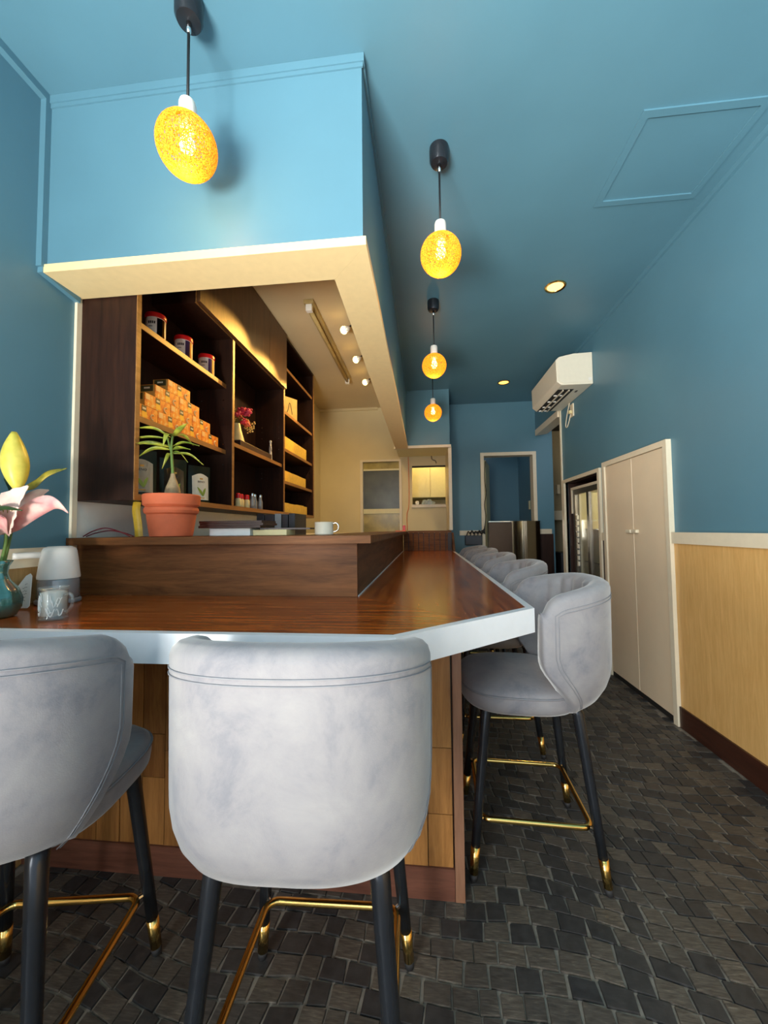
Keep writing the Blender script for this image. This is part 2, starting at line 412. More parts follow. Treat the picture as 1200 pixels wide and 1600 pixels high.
# ---- ceilings
bm = bmesh.new(); prism(bm, [(XL - .1, YF - .1), (XR + .1, YF - .1), (XR + .1, 5.1), (-.25, 5.1), (-.25, 1.30), (XL - .1, 1.30)], ZC, ZC + .08)
struct('ceiling', bm, 'blue', 'teal blue painted ceiling over the counter seats')
struct('ceiling_kitchen', B(XL - .1, -.25, 1.30, 5.1, ZC + .001, ZC + .081), 'ceil_cream', 'cream ceiling over the kitchen')
# ---- left wall
wl = struct('wall_left', B(XL - .1, XL, YF, 1.376, 0, ZC), 'blue', 'teal blue left wall beside the lily')
struct('wainscot_panel', B(XL, XL + .006, YF, 1.36, .0, .985), 'oak2', 'tan wood panel', wl)
struct('wall_kitchen_left', B(XL - .1, XL - .0, 1.376, YB + .1, 0, ZC), 'cream', 'cream kitchen wall behind the shelving')
struct('trim_1', B(XL + .0005, XL + .022, YF, 1.335, .985, 1.05), 'white', 'cream rail on the left wall')
struct('trim_2', B(XL + .0005, XL + .012, 1.362, 1.384, 0.86, 2.05), 'white', 'cream strip ending the left wall')
# ---- right wall with niche and passage
bm = bmesh.new()
box(bm, XR, XR + .1, YF, 3.262, 0, ZC); box(bm, XR, XR + .1, 3.262, 4.012, 1.545, ZC); box(bm, XR, XR + .1, 4.012, 4.075, 0, ZC)
box(bm, XR, XR + .1, 4.075, YB, 2.305, ZC)
wr = struct('wall_right', bm, 'blue', 'teal blue right wall with a light oak lower panel')
struct('wainscot_panel', B(XR - .008, XR, YF, 2.345, .1, 1.01), 'oak', 'light oak lower panel', wr)
bm = bmesh.new(); box(bm, XR - .008, XR, 3.16, 3.225, 0, 1.0); box(bm, XR - .008, XR, 4.044, 4.066, 0, 1.0)
struct('wainscot_panel', bm, 'darkwain', 'dark brown lower panel', wr)
struct('baseboard_right', B(XR - .018, XR - .0081, YF, 2.345, 0, .112), 'base', 'dark brown baseboard under the oak panel')
struct('trim_3', B(XR - .022, XR - .0005, YF, 2.345, 1.008, 1.07), 'white', 'cream chair rail above the oak panel')
bm = bmesh.new(); box(bm, XR - .018, XR - .0005, 3.162, 3.222, 1.0, 1.06); box(bm, XR - .018, XR - .0005, 4.046, 4.068, 1.0, 1.06)
struct('trim_4', bm, 'white', 'short cream rail between the cupboard and the drinks cooler')
struct('trim_5', B(XR - .012, XR + .11, 4.075, 4.10, 0, 2.305), 'white', 'tall cream strip ending the right wall at the passage')
struct('trim_6', prism_axis(bmesh.new(), [(XR - .03, 2.235), (XR + .11, 2.255), (XR + .11, 2.305), (XR - .03, 2.305)], 4.10, 4.9, 'y'), 'white', 'cream lintel over the dark passage')
# niche frame, niche
bm = bmesh.new(); box(bm, XR - .02, XR + .02, 3.226, 3.262, 0, 1.575); box(bm, XR - .02, XR + .02, 4.012, 4.045, 0, 1.575); box(bm, XR - .02, XR + .02, 3.262, 4.012, 1.545, 1.575)
struct('trim_7', bm, 'white', 'cream frame around the drinks cooler niche')
bm = bmesh.new(); box(bm, XR + .02, 2.2, 3.20, 3.262, 0, 1.6); box(bm, XR + .02, 2.2, 4.013, 4.07, 0, 1.6); box(bm, XR + .1, 2.2, 3.262, 4.012, 1.546, 1.6); box(bm, XR + .021, XR + .1, 4.002, 4.0118, 0, 1.536); box(bm, XR + .021, XR + .1, 3.2622, 3.272, 0, 1.536); box(bm, XR + .021, XR + .1, 3.2622, 4.0118, 1.536, 1.5448); box(bm, 2.15, 2.2, 3.262, 4.012, 0, 1.545)
struct('wall_niche', bm, 'darkwain', 'dark brown niche holding the drinks cooler')
# passage
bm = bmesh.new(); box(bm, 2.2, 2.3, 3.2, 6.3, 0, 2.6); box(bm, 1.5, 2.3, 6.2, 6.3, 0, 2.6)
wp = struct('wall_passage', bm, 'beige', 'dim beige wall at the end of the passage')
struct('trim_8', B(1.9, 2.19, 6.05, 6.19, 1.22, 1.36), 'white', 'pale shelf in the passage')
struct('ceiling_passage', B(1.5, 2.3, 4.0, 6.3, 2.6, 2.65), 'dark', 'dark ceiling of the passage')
# ---- back wall, blue, with doorway
DX0, DX1, DZ = .745, 1.365, 2.03
bm = bmesh.new(); box(bm, .30, DX0, YB, YB + .1, 0, ZC); box(bm, DX0, DX1, YB, YB + .1, DZ, ZC); box(bm, DX1, 1.60, YB, YB + .1, 0, ZC); box(bm, 1.52, 1.60, YB + .1, 6.2, 0, ZC)
wb = struct('wall_back', bm, 'blue', 'dark teal back wall with an open doorway')
struct('wainscot_panel', B(DX1 + .035, 1.58, YB - .008, YB, 0, 1.03), 'darkwain', 'dark brown lower panel', wb)
struct('trim_9', B(DX1 + .03, 1.56, YB - .02, YB - .0005, 1.03, 1.09), 'white', 'cream rail right of the back doorway')
struct('trim_10', B(.44, DX0 - .035, YB - .02, YB - .0005, 1.02, 1.08), 'white', 'cream rail left of the back doorway')
d2 = bpy.data.objects.new('door_2', None); COL.objects.link(d2); d2['kind'] = 'structure'; d2['label'] = 'open doorway with cream frame in the dark teal back wall'
d2.location = (1.05, 5.02, 0)
def rel(o, root):
    o.parent = root; o.matrix_parent_inverse = Matrix.Translation(-Vector(root.location)); return o
bm = bmesh.new(); box(bm, DX0 - .03, DX0 + .012, YB - .025, YB + .11, 0, DZ + .03); box(bm, DX1 - .012, DX1 + .03, YB - .025, YB + .11, 0, DZ + .03); box(bm, DX0 + .012, DX1 - .012, YB - .025, YB + .11, DZ - .012, DZ + .03)
rel(tobj('door_frame', bm, 'white'), d2)
bm = bmesh.new(); prism(bm, [(.775, 5.13), (.80, 5.12), (.93, 5.63), (.905, 5.64)], .02, 1.99)
rel(tobj('door_leaf', bm, 'cupcream'), d2)
bm = bmesh.new(); box(bm, .60, 1.51, 6.15, 6.2, 0, 2.5); box(bm, 1.45, 1.51, 5.1, 6.15, 0, 2.5); box(bm, .60, .66, 5.1, 6.15, 0, 2.5)
struct('wall_back_room', bm, 'blue', 'dark teal walls of the room behind the doorway')
struct('ceiling_back_room', B(.60, 1.51, 5.1, 6.2, 2.5, 2.56), 'blue', 'dark ceiling of the back room')
o = tobj('light_switch', B(1.438, 1.4495, 5.50, 5.57, 1.36, 1.48, bev=.003), 'cupcream'); tag(o, 'cream switch plate on the dark wall inside the back doorway', 'switch')
# ---- kitchen back wall with glazed door and serving hatch
KX0, KX1, KZ = -.80, -.305, 1.99
HX0, HX1, HZ0, HZ1 = -.150, .278, 1.41, 1.918
bm = bmesh.new(); box(bm, XL, KX0, YB, YB + .1, 0, ZC); box(bm, KX0, KX1, YB, YB + .1, KZ, ZC); box(bm, KX1, HX0, YB, YB + .1, 0, ZC)
box(bm, HX0, HX1, YB, YB + .1, 0, HZ0); box(bm, HX0, HX1, YB, YB + .1, HZ1, ZC); box(bm, HX1, .30, YB, YB + .1, 0, ZC)
struct('wall_kitchen_back', bm, 'cream', 'cream kitchen back wall with a glazed door and serving hatch')
d3 = bpy.data.objects.new('door_3', None); COL.objects.link(d3); d3['kind'] = 'structure'; d3['label'] = 'glazed kitchen door with a dark upper pane'; d3.location = (-.55, 5.02, 0)
bm = bmesh.new(); box(bm, KX0 - .025, KX0 + .01, YB - .02, YB + .06, 0, KZ + .02); box(bm, KX1 - .01, KX1 + .02, YB - .02, YB + .06, 0, KZ + .02); box(bm, KX0 + .01, KX1 - .01, YB - .02, YB + .06, KZ - .005, KZ + .02)
rel(tobj('door_frame', bm, 'white'), d3)
rel(tobj('top_panel', B(KX0 + .012, KX1 - .012, YB + .02, YB + .05, 1.895, KZ - .006), 'reflectpane'), d3)
bm = bmesh.new(); box(bm, KX0 + .012, KX1 - .012, YB + .012, YB + .055, 1.31, 1.372); box(bm, KX0 + .012, KX1 - .012, YB + .012, YB + .055, 1.872, 1.894)
rel(tobj('rail', bm, 'cupcream'), d3)
rel(tobj('pane', B(KX0 + .012, KX1 - .012, YB + .025, YB + .04, 1.372, 1.872), 'slate', label='dark frosted pane'), d3)
rel(tobj('pane', B(KX0 + .012, KX1 - .012, YB + .025, YB + .04, .03, 1.31), 'reflectpane', label='frosted pane with painted yellow reflection'), d3)
w2 = bpy.data.objects.new('window_2', None); COL.objects.link(w2); w2['kind'] = 'structure'; w2['label'] = 'serving hatch opening with a pale sill at the far end'; w2.location = (.06, 5.02, 1.41)
rel(tobj('window_sill', B(HX0 - .01, HX1 - .001, YB - .03, YB + .12, HZ0 - .03, HZ0 + .008), 'white'), w2)
rel(tobj('head_track', B(HX0 + .001, HX1 - .001, YB - .006, YB + .05, HZ1 - .016, HZ1 - .0005), 'dark'), w2)
struct('trim_11', B(.282, .318, YB - .55, YB - .0005, 1.09, 2.04), 'white', 'cream upright edge right of the serving hatch')
bm = bmesh.new(); box(bm, -.6, .6, 6.0, 6.05, .8, 2.5); box(bm, -.6, -.55, 5.1, 6.0, .8, 2.5); box(bm, .54, .6, 5.1, 6.0, .8, 2.5); box(bm, -.6, .6, 5.1, 6.05, 2.45, 2.5)
struct('wall_pantry', bm, 'cream', 'pantry walls seen through the serving hatch')
# ---- shop front behind the camera
bm = bmesh.new(); box(bm, XL - .1, XR + .1, YF - .1, YF, 2.52, ZC); box(bm, XL - .1, -1.25, YF - .1, YF, 0, 2.52); box(bm, 1.32, XR + .1, YF - .1, YF, 0, 2.52); box(bm, -1.25, 1.32, YF - .1, YF, 0, .22)
struct('wall_front', bm, 'white', 'shop front wall around the big window')
w1 = bpy.data.objects.new('window_1', None); COL.objects.link(w1); w1['kind'] = 'structure'; w1['label'] = 'large shop window behind the seats'; w1.location = (.03, YF - .05, .22)
bm = bmesh.new()
for x in (-1.25, -.02, 1.28): box(bm, x, x + .04, YF - .08, YF - .02, .22, 2.52)
box(bm, -1.21, 1.28, YF - .08, YF - .02, 2.48, 2.52); box(bm, -1.21, 1.28, YF - .08, YF - .02, .22, .26)
rel(tobj('window_frame', bm, 'black'), w1)
for a, b in ((-1.21, -.02), (.02, 1.28)): rel(tobj('pane', B(a, b, YF - .052, YF - .048, .26, 2.48), 'shopglass'), w1)

# ---- soffit over the counter
SX, SY, SZ, ST = -.188, 1.227, 2.06, .13
bm = bmesh.new(); box(bm, XL, SX, SY, SY + .05, SZ, ZC); box(bm, SX - .05, SX, SY + .05, 4.43, SZ, ZC)
struct('wall_soffit', bm, 'blue', 'teal blue soffit hanging over the counter')
bm = bmesh.new(); box(bm, XL, SX - ST, SY + .0505, SY + .146, SZ, ZC); box(bm, SX - ST, SX - .0505, SY + .0505, 4.43, SZ, ZC)
struct('wall_soffit_inner', bm, 'cream', 'cream kitchen side of the soffit')
bm = bmesh.new()
prism(bm, [(XL, SY - .012), (SX + .012, SY - .012), (SX - ST, SY + .15), (XL, SY + .15)], SZ - .03, SZ)
prism(bm, [(SX + .012, SY - .0115), (SX + .012, 4.43), (SX - ST, 4.43), (SX - ST, SY + .1505)], SZ - .03, SZ)
struct('trim_12', bm, 'board', 'wide cream board trimming the bottom of the soffit')
struct('wall_pier', B(SX, .300, 4.43, YB, SZ, ZC), 'blue', 'teal box above the serving hatch')
struct('trim_13', B(-.335, .312, 4.418, 4.47, SZ - .03, SZ - .0005), 'white', 'cream strip under the teal box above the serving hatch')
struct('trim_14', B(SX - ST, .298, 4.47, YB, SZ - .02, SZ - .001), 'cupcream', 'yellowed underside of the teal box')
# painted mouldings
def cove(name, x0, x1, y0, y1, label, z=ZC):
    bm = bmesh.new(); box(bm, x0, x1, y0, y1, z - .028, z - .0005)
    return struct(name, bm, 'blue', label)
cove('trim_15', XR - .016, XR, YF, 4.9, 'blue ceiling moulding along the right wall')
cove('trim_16', XL, XL + .022, YF, SY, 'blue ceiling moulding along the left wall')
bm = bmesh.new(); box(bm, XL + .022, SX + .009, SY - .009, SY, ZC - .03, ZC - .0005); box(bm, XL + .022, SX + .005, SY - .005, SY, ZC - .045, ZC - .03)
box(bm, SX, SX + .009, SY, 4.43, ZC - .03, ZC - .0005)
struct('trim_17', bm, 'blue', 'blue moulding at the top of the soffit')
struct('trim_18', B(XL, XL + .022, SY - .022, SY, SZ - .01, ZC - .028), 'blue', 'blue upright moulding in the left corner')
bm = bmesh.new(); prism_axis(bm, [(SY - .015, SZ - .03), (SY + .14, SZ - .052), (SY + .14, SZ - .03), (SY - .015, SZ - .005)], XL, XL + .02, 'x')
struct('trim_19', bm, 'blue', 'blue moulding running under the soffit at the left wall')
struct('trim_20', B(XL, SX - .4, 4.97, YB, ZC - .03, ZC), 'cream', 'cream moulding at the kitchen ceiling')
M['splash'] = plain('white splash panel', (.84, .83, .79), .45, .02)
struct('trim_22', B(XL + .0005, XL + .008, 1.385, 3.84, .9, 1.2235), 'splash', 'white panel on the wall below the dark shelving')
# ceiling hatch frame
bm = bmesh.new(); hx0, hx1, hy0, hy1, t = .86, 1.325, 1.515, 1.965, .03
box(bm, hx0, hx1, hy0, hy0 + t, ZC - .007, ZC - .0005); box(bm, hx0, hx1, hy1 - t, hy1, ZC - .007, ZC - .0005); box(bm, hx0, hx0 + t, hy0 + t, hy1 - t, ZC - .007, ZC - .0005); box(bm, hx1 - t, hx1, hy0 + t, hy1 - t, ZC - .007, ZC - .0005)
struct('trim_21', bm, 'blue', 'blue painted frame of the ceiling access hatch')

# ---- cupboard doors on the right wall
d1 = bpy.data.objects.new('door_1', None); COL.objects.link(d1); d1['kind'] = 'structure'; d1['label'] = 'ivory double cupboard doors on the right wall'; d1.location = (1.39, 2.75, 0)
bm = bmesh.new(); box(bm, XR - .028, XR, 2.347, 2.383, 0, 1.60); box(bm, XR - .028, XR, 3.118, 3.155, 0, 1.60); box(bm, XR - .028, XR, 2.383, 3.118, 1.565, 1.60)
rel(tobj('door_frame', bm, 'white'), d1)
rel(tobj('door_leaf', B(XR - .018, XR - .001, 2.386, 2.741, .035, 1.562, bev=.002), 'ivory'), d1)
rel(tobj('door_leaf', B(XR - .018, XR - .001, 2.745, 3.115, .035, 1.562, bev=.002), 'ivory'), d1)
rel(tobj('threshold', B(XR - .012, XR - .001, 2.384, 3.117, 0, .034), 'dark'), d1)
for y in (2.676, 2.750): rel(tobj('handle', B(XR - .040, XR - .0182, y, y + .060, 1.062, 1.085, bev=.005), 'white', label='small pale pull handle'), d1)

# ================================================================== THE COUNTER
CT = .86; CB = .79; G = .0006
base = thing('bar_counter', 'golden brown plank front of the bar below the white edged counter', 'bar front', (-.6, 1.3, 0))
def rb(o): return rel(o, base)
rb(tobj('carcass', prism(bmesh.new(), [(XL, 1.232), (.088, 1.232), (.088, 4.43), (-.02, 4.43), (-.02, 1.33), (XL, 1.33)], 0, CB - .001), 'darkwain'))
x = .072
while x > XL + .02:
    wv = R.choice((.062, .075, .078, .082)); x0 = max(XL, x - wv)
    z = .092; cuts = sorted([z, CB - .001] + [R.uniform(.2, .72) for _ in range(R.choice((1, 1, 2)))])
    for a, b in zip(cuts, cuts[1:]):
        if b - a > .03: rb(tobj('plank', B(x0 + .0012, x - .0012, 1.2195 - R.uniform(0, .002), 1.2318, a + .001, b - .001), 'plank'))
    x = x0
y = 1.235; k = 0
while y < 4.42:
    y1 = min(4.43, y + .0785)
    rb(tobj('plank', B(.0882, .0995, y + .0012, y1 - .0012, .092, CB - .001), 'plank')); y = y1
rb(tobj('kick_board', B(XL, .0745, 1.2135, 1.2318, 0, .0915), 'kick')); rb(tobj('kick_board', B(.0882, .1005, 1.235, 4.43, 0, .0915), 'kick'))
rb(tobj('corner_post', B(.0755, .104, 1.2105, 1.2345, 0, CB - .001, bev=.002), 'post'))

top = thing('bar_worktop', 'glossy red brown wooden counter with a thick white edge', 'counter', (0, 1.2, CB))
def rt(o): return rel(o, top)
P0, P1, P2, P3 = (XL, .868), (-.066, .872), (.324, 1.217), (.324, 4.43)
E_ = .022
Pm = (.129, 1.0445)
def inset(p, q): return p
i0, i1, i2, i3 = (XL, .868 + E_), (-.066 - .008, .872 + E_), (.324 - E_, 1.217 + .012), (.324 - E_, 4.43)
im = (.129 - .014, 1.0445 + .017)
rt(tobj('wood_slab', prism(bmesh.new(), [i0, i1, im, (-.2425, 1.391), (XL, 1.391)], CB + .01, CT), 'top'))
rt(tobj('wood_slab', prism(bmesh.new(), [(im[0] + .0012, im[1] + .001), i2, i3, (-.2425, 4.43), (-.2425, 1.3925)], CB + .01, CT), 'top_y'))
rt(tobj('edge_band', prism(bmesh.new(), [P0, P1, (i1[0], i1[1]), i0], CB, CT + .0012), 'edge'))
rt(tobj('edge_band', prism(bmesh.new(), [P1, P2, i2, i1], CB, CT + .0014), 'edge'))
rt(tobj('edge_band', prism(bmesh.new(), [P2, P3, i3, i2], CB, CT + .0012), 'edge'))

led = thing('raised_ledge', 'dark wooden raised ledge behind the counter with a thin overhanging top', 'ledge', (-.8, 1.45, CT))
def rl(o): return rel(o, led)
rl(tobj('front_panel', B(XL + .002, -.2435, 1.392, 1.412, CT + .0005, 1.053), 'ledge'))
rl(tobj('side_panel', B(-.262, -.2427, 1.4125, 4.43, CT + .0005, 1.053), 'ledge_y', label='dark long side panel'))
rl(tobj('joint_strip', B(-.2425, -.239, 1.400, 4.43, CT + .0005, CT + .004), 'edge'))
rl(tobj('ledge_top', prism(bmesh.new(), [(XL + .002, 1.350), (-.188, 1.350), (-.188, 1.72), (XL + .002, 1.72)], 1.0535, 1.081), 'ledge'))
rl(tobj('ledge_top', B(-.52, -.188, 1.721, 4.424, 1.0535, 1.081), 'ledge_y'))
rl(tobj('inner_wall', B(XL + .002, -.5, 1.69, 1.71, .0, 1.053), 'darkwain')); rl(tobj('inner_wall', B(-.52, -.50, 1.71, 4.43, 0, 1.053), 'darkwain'))
end = thing('end_panel', 'upright brown plank panel closing the far end of the counter', 'panel', (.05, 4.45, CT))
x = -.238
xs = [-.238, -.182, -.128, -.068, -.012, .05, .11, .172, .235, .262]
rel(tobj('backing', B(-.24, .30, 4.452, 4.49, 0, 1.06), 'darkwain'), end)
for a, b in zip(xs, xs[1:]):
    segs = [(CT + .0015, 1.062)] if abs(a + .068) > .05 and abs(a - .05) > .02 else [(CT + .0015, .955), (.957, 1.062)]
    for s0, s1 in segs: rel(tobj('plank', B(a + .004, b - .004, 4.432, 4.4515, s0, s1), 'ledge'), end)
rel(tobj('cap_rail', B(-.187, .30, 4.425, 4.51, 1.0625, 1.085), 'ledge'), end)
rel(tobj('side_cheek', prism_axis(bmesh.new(), [(4.20, .862), (4.4515, .862), (4.4515, 1.06), (4.40, 1.06)], .302, .323, 'x'), 'ledge_y'), end)

# ================================================================== SHELVING ON THE KITCHEN WALL
cab = thing('wall_shelving', 'dark brown wall shelving with open compartments above the ledge', 'shelving', (-1.24, 2.6, 1.225))
def rc(o): return rel(o, cab)
CX0, CX1, CY0, CY1, CZ0, CZ1 = XL + .001, -1.11, 1.3845, 3.84, 1.225, ZC - .001
rc(tobj('back_panel', B(CX0, CX0 + .012, CY0, CY1, CZ0, CZ1), 'cab'))
def upright(y, z0=CZ0, z1=CZ1, x1=CX1, th=.022, name='divider'):
    rc(tobj(name, B(CX0 + .012, x1 - .004, y, y + th, z0, z1), 'cab')); rc(tobj('edge_strip', B(x1 - .0038, x1, y, y + th, z0, z1), 'cab_edge_lit'))
upright(CY0, name='side_panel'); upright(2.15, CZ0 + .025, 2.238); upright(2.985, CZ0 + .025); upright(CY1 - .022, CZ0 + .025, name='side_panel')
upright(1.775, 2.24)
rc(tobj('bottom_panel', B(CX0 + .012, CX1 - .004, CY0 + .0225, CY1, CZ0, CZ0 + .0245), 'cab')); rc(tobj('edge_strip', B(CX1 - .0038, CX1, CY0 + .0225, CY1, CZ0, CZ0 + .0245), 'cab_edge_lit'))
rc(tobj('top_panel', B(CX0 + .012, CX1, CY0 + .0225, CY1 - .0225, CZ1 - .02, CZ1), 'cab'))
def shelf(y0, y1, z, x1=-1.150, th=.024):
    s = rc(tobj('shelf', B(CX0 + .0125, x1 - .004, y0 + .001, y1 - .001, z - th, z), 'cab'))
    e = tobj('edge_strip', B(x1 - .0038, x1, y0 + .001, y1 - .001, z - th, z), 'cab_edge_lit'); e.parent = s; return s
S1, S2, S3 = 1.965, 1.575, 1.632
shelf(1.407, 2.15, S1); shelf(1.407, 2.15, S2); shelf(1.407, 1.775, 2.335, -1.16); shelf(1.775, 2.985, 2.262, -1.114)
shelf(2.172, 2.985, S3, -1.125)
T1, T2, T3, T4 = 2.085, 1.775, 1.508, 2.46
for z in (T1, T2, T3, T4): shelf(3.007, CY1 - .0225, z, -1.125)
for a, b in ((1.779, 2.648), (2.651, 3.0)):
    rc(tobj('door', B(CX1 + .0005, CX1 + .018, a, b, 2.245, CZ1 - .004), 'cab_door'))
pin = bmesh.new(); lathe(pin, [(.004, 0), (.004, .004)], 8)
pin.transform(Matrix.Rotation(PI / 2, 4, 'X')); pm = None
def pins(y, xs, zs):
    global pm
    for x in xs:
        for z in zs:
            if pm is None: o = tobj('shelf_pin', pin, 'chrome'); pm = o.data
            else: o = bpy.data.objects.new('shelf_pin', pm); COL.objects.link(o)
            o.location = (x, y, z); rc(o)
pins(2.149, (-1.165, -1.30), (1.87, 1.82, 1.72, 1.61, 1.49)); pins(2.984, (-1.15, -1.29), (1.93, 1.89, 1.84, 1.75, 1.56, 1.52)); pins(3.816, (-1.15,), (1.68, 1.42))

# cans
def make_can():
    t = thing('tea_can', '', 'can', group='cans on the top shelf')
    sharp(tobj('body', lathe(bmesh.new(), [(.040, 0), (.0415, .003), (.0415, .094), (.040, .097)], 28), 'can', t))
    sharp(tobj('lid', lathe(bmesh.new(), [(.0432, .0965), (.0438, .0985), (.0438, .114), (.042, .118), (.036, .1185)], 28), 'red', t))
    def patch(a0, a1, z0, z1, name, mat, r=.0421):
        bm = bmesh.new(); n = 6; lo = []; hi = []; lo2 = []; hi2 = []
        for i in range(n + 1):
            a = math.radians(a0 + (a1 - a0) * i / n); c, s = math.cos(a), math.sin(a)
            lo.append(bm.verts.new((r * c, r * s, z0))); hi.append(bm.verts.new((r * c, r * s, z1)))
        for i in range(n): bm.faces.new((lo[i], lo[i + 1], hi[i + 1], hi[i]))
        bm2 = bm; bmesh.ops.solidify(bm2, geom=bm2.faces[:], thickness=.0006); return tobj(name, bm2, mat, t)
    patch(-72, -40, .004, .092, 'print_and_lit_stripe', 'purple'); patch(-40, -22, .004, .092, 'print_and_lit_stripe', 'yellowprint')  # purple is print; yellow paints the warm light along the can's edge
    for k in range(4): patch(-122 + k * 11, -114 + k * 11, .064, .076, 'lettering', 'ink')
    patch(-122, -96, .050, .053, 'lettering', 'ink'); return t
can = make_can()
for k, (y, lb) in enumerate(((1.615, 'white can with red lid on the top shelf, nearest the left side panel'), (1.822, 'white can with red lid on the top shelf, middle of the three'), (2.03, 'white can with red lid on the top shelf, nearest the divider'))):
    o = can if k == 0 else copy_tree(can); o.location = (-1.205, y, S1 + .0006); o.rotation_euler.z = .45; o['label'] = lb
# orange cartons in a stepped pile
BL, BH, BD = .166, .056, .075
def make_carton():
    t = thing('tea_carton', '', 'carton', group='orange tea cartons in the stepped pile')
    tobj('body', B(-BD / 2, BD / 2, -BL / 2, BL / 2, 0, BH, bev=.0012), 'carton', t)
    tobj('end_print', B(-BD / 2 + .003, BD / 2 - .003, -BL / 2 - .0006, -BL / 2 + .0002, .002, BH - .002), 'cartonend', t)
    tobj('end_label', B(-BD / 2 + .008, BD / 2 - .010, -BL / 2 - .0012, -BL / 2 - .0005, .026, BH - .003), 'cartongreen', t)
    bm = bmesh.new()
    for k in range(4): box(bm, -.014 + k * .007, -.009 + k * .007, -BL / 2 - .0017, -BL / 2 - .0011, .038, .045)
    tobj('lettering', bm, 'pouchlabel', t)
    X = BD / 2
    tobj('front_label', B(X - .0002, X + .0008, -.016, .012, .030, BH - .002), 'cartongreen', t)
    tobj('front_print', B(X - .0002, X + .0006, -.014, .016, .006, .0295), 'yellowprint', t)
    tobj('front_print', B(X - .0002, X + .0006, -.078, -.052, .030, BH - .003), 'cartoncream', t)
    bm = bmesh.new(); tube(bm, [(X + .0002, .050 + .011 * math.cos(a), .018 + .011 * math.sin(a)) for a in [math.radians(50 + 26 * i) for i in range(10)]], .0035, 6)
    tobj('front_print', bm, 'cartoncream', t)
    tobj('front_print', B(X - .0002, X + .0007, .044, .056, .006, .014), 'cartonred', t)
    bm = bmesh.new()
    for k in range(3): box(bm, X + .0007, X + .0012, -.011 + k * .007, -.006 + k * .007, .038, .046)
    tobj('lettering', bm, 'pouchlabel', t); return t
ct = make_carton(); first = True
words = {0: 'bottom', 1: 'second', 2: 'third', 3: 'top'}
rows = [(0, [1.502, 1.670, 1.838, 2.006][:4], 1.16), (1, [1.455 + .105, 1.728, 1.896], 1.16), (2, [1.622, 1.790], 1.16), (3, [1.722], 1.16)]
rows = [(0, [1.493, 1.661, 1.829, 1.997]), (1, [1.577, 1.745, 1.913]), (2, [1.640, 1.808]), (3, [1.726])]
order = {4: ('leftmost', 'second from left', 'third from left', 'rightmost'), 3: ('leftmost', 'middle', 'rightmost'), 2: ('left', 'right'), 1: ('single',)}
for lev, ys in rows:
    for k, y in enumerate(ys):
        o = ct if first else copy_tree(ct); first = False
        o.location = (-1.196, y, S2 + .0006 + lev * (BH + .0006)); o.rotation_euler.z = R.uniform(-.012, .012)
        o['label'] = ('orange printed tea carton alone on top of the stepped pile' if lev == 3 else
                      'orange printed tea carton, %s in the %s row of the stepped pile' % (order[len(ys)][k], words[lev]))
o = copy_tree(ct); o.location = (-1.285, 1.492, S2 + .0012 + BH); o['label'] = 'orange tea carton half hidden behind the second row, by the side panel'
# pouches
def make_pouch():
    t = thing('tea_pouch', '', 'pouch', group='dark green tea pouches')
    bm = bmesh.new(); W, Hh = .062, .205; rws = []
    for i in range(11):
        v = i / 10; z = Hh * v; dpt = .026 * (1 - v) ** .7 + .0015; ring = []
        for s in (1, -1):
            for k in range(7):
                u = -1 + k / 3 if s == 1 else 1 - k / 3
                dd = dpt * (1 - abs(u) ** 2.2) if abs(u) < 1 else 0
                ring.append(bm.verts.new((u * W, -s * (dd + .0008) if True else 0, z)))
        rws.append(ring)
    n = 14
    for a, b in zip(rws, rws[1:]):
        for k in range(n): bm.faces.new((a[k], a[(k + 1) % n], b[(k + 1) % n], b[k]))
    bm.faces.new(rws[0][::-1]); bm.faces.new(rws[-1])
    sharp(tobj('foil_bag', bm, 'pouch', t), .8)
    # paper label following the bag's front
    def fy(u, v): return -(.026 * (1 - v) ** .7 + .0015) * (1 - abs(u) ** 2.2) - .0022
    bm = bmesh.new(); g = []
    for i in range(9):
        v = .10 + .66 * i / 8; row = []
        for k in range(7):
            u = -.74 + 1.48 * k / 6; vv = v
            if i == 8: vv = .70 + .10 * math.cos(u * 1.7) ** 1.5
            row.append(bm.verts.new((u * W, fy(u, vv), vv * Hh)))
        g.append(row)
    for a, b in zip(g, g[1:]):
        for k in range(6): bm.faces.new((a[k], a[k + 1], b[k + 1], b[k]))
    bmesh.ops.solidify(bm, geom=bm.faces[:], thickness=.0008)
    tobj('label', bm, 'pouchlabel', t)
    for pts, wd in (([(.006, .20), (-.004, .30), (-.022, .43)], (.0015, .007, .001)), ([(.008, .20), (.014, .32), (.024, .42)], (.001, .006, .001))):
        c = bez([(x, fy(x / W, v) - .0018, v * Hh) for x, v in pts], 4)
        ww = [wd[0] + (wd[1] - wd[0]) * math.sin(PI * i / (len(c) - 1)) for i in range(len(c))]
        tobj('leaf_print', ribbon(bmesh.new(), c, ww, (1, 0, .4), .0003), 'leafprint', t)
    tobj('gold_print', B(-.006, .010, fy(0, .66) - .0014, fy(0, .66) - .0006, .131, .139), 'goldprint', t)
    tobj('gold_print', B(-.020, .014, fy(0, .15) - .0012, fy(0, .15) - .0004, .028, .033), 'goldprint', t)
    text_mesh('lettering', 'BENO', .015, 'ink', t, Matrix.Translation((0, fy(0, .58) - .0022, .118)) @ Matrix.Rotation(PI / 2, 4, 'X'))
    return t
po = make_pouch()
for k, (y, lb) in enumerate(((1.545, 'dark green tea pouch with white leaf label, left of the plant stem'), (1.765, 'dark green tea pouch with white leaf label, directly behind the plant stem'), (1.985, 'dark green tea pouch with white leaf label, right of the plant stem'))):
    o = po if k == 0 else copy_tree(po); o.location = (-1.212, y, CZ0 + .0252); o.rotation_euler.z = math.radians(52 + k * 5); o['label'] = lb
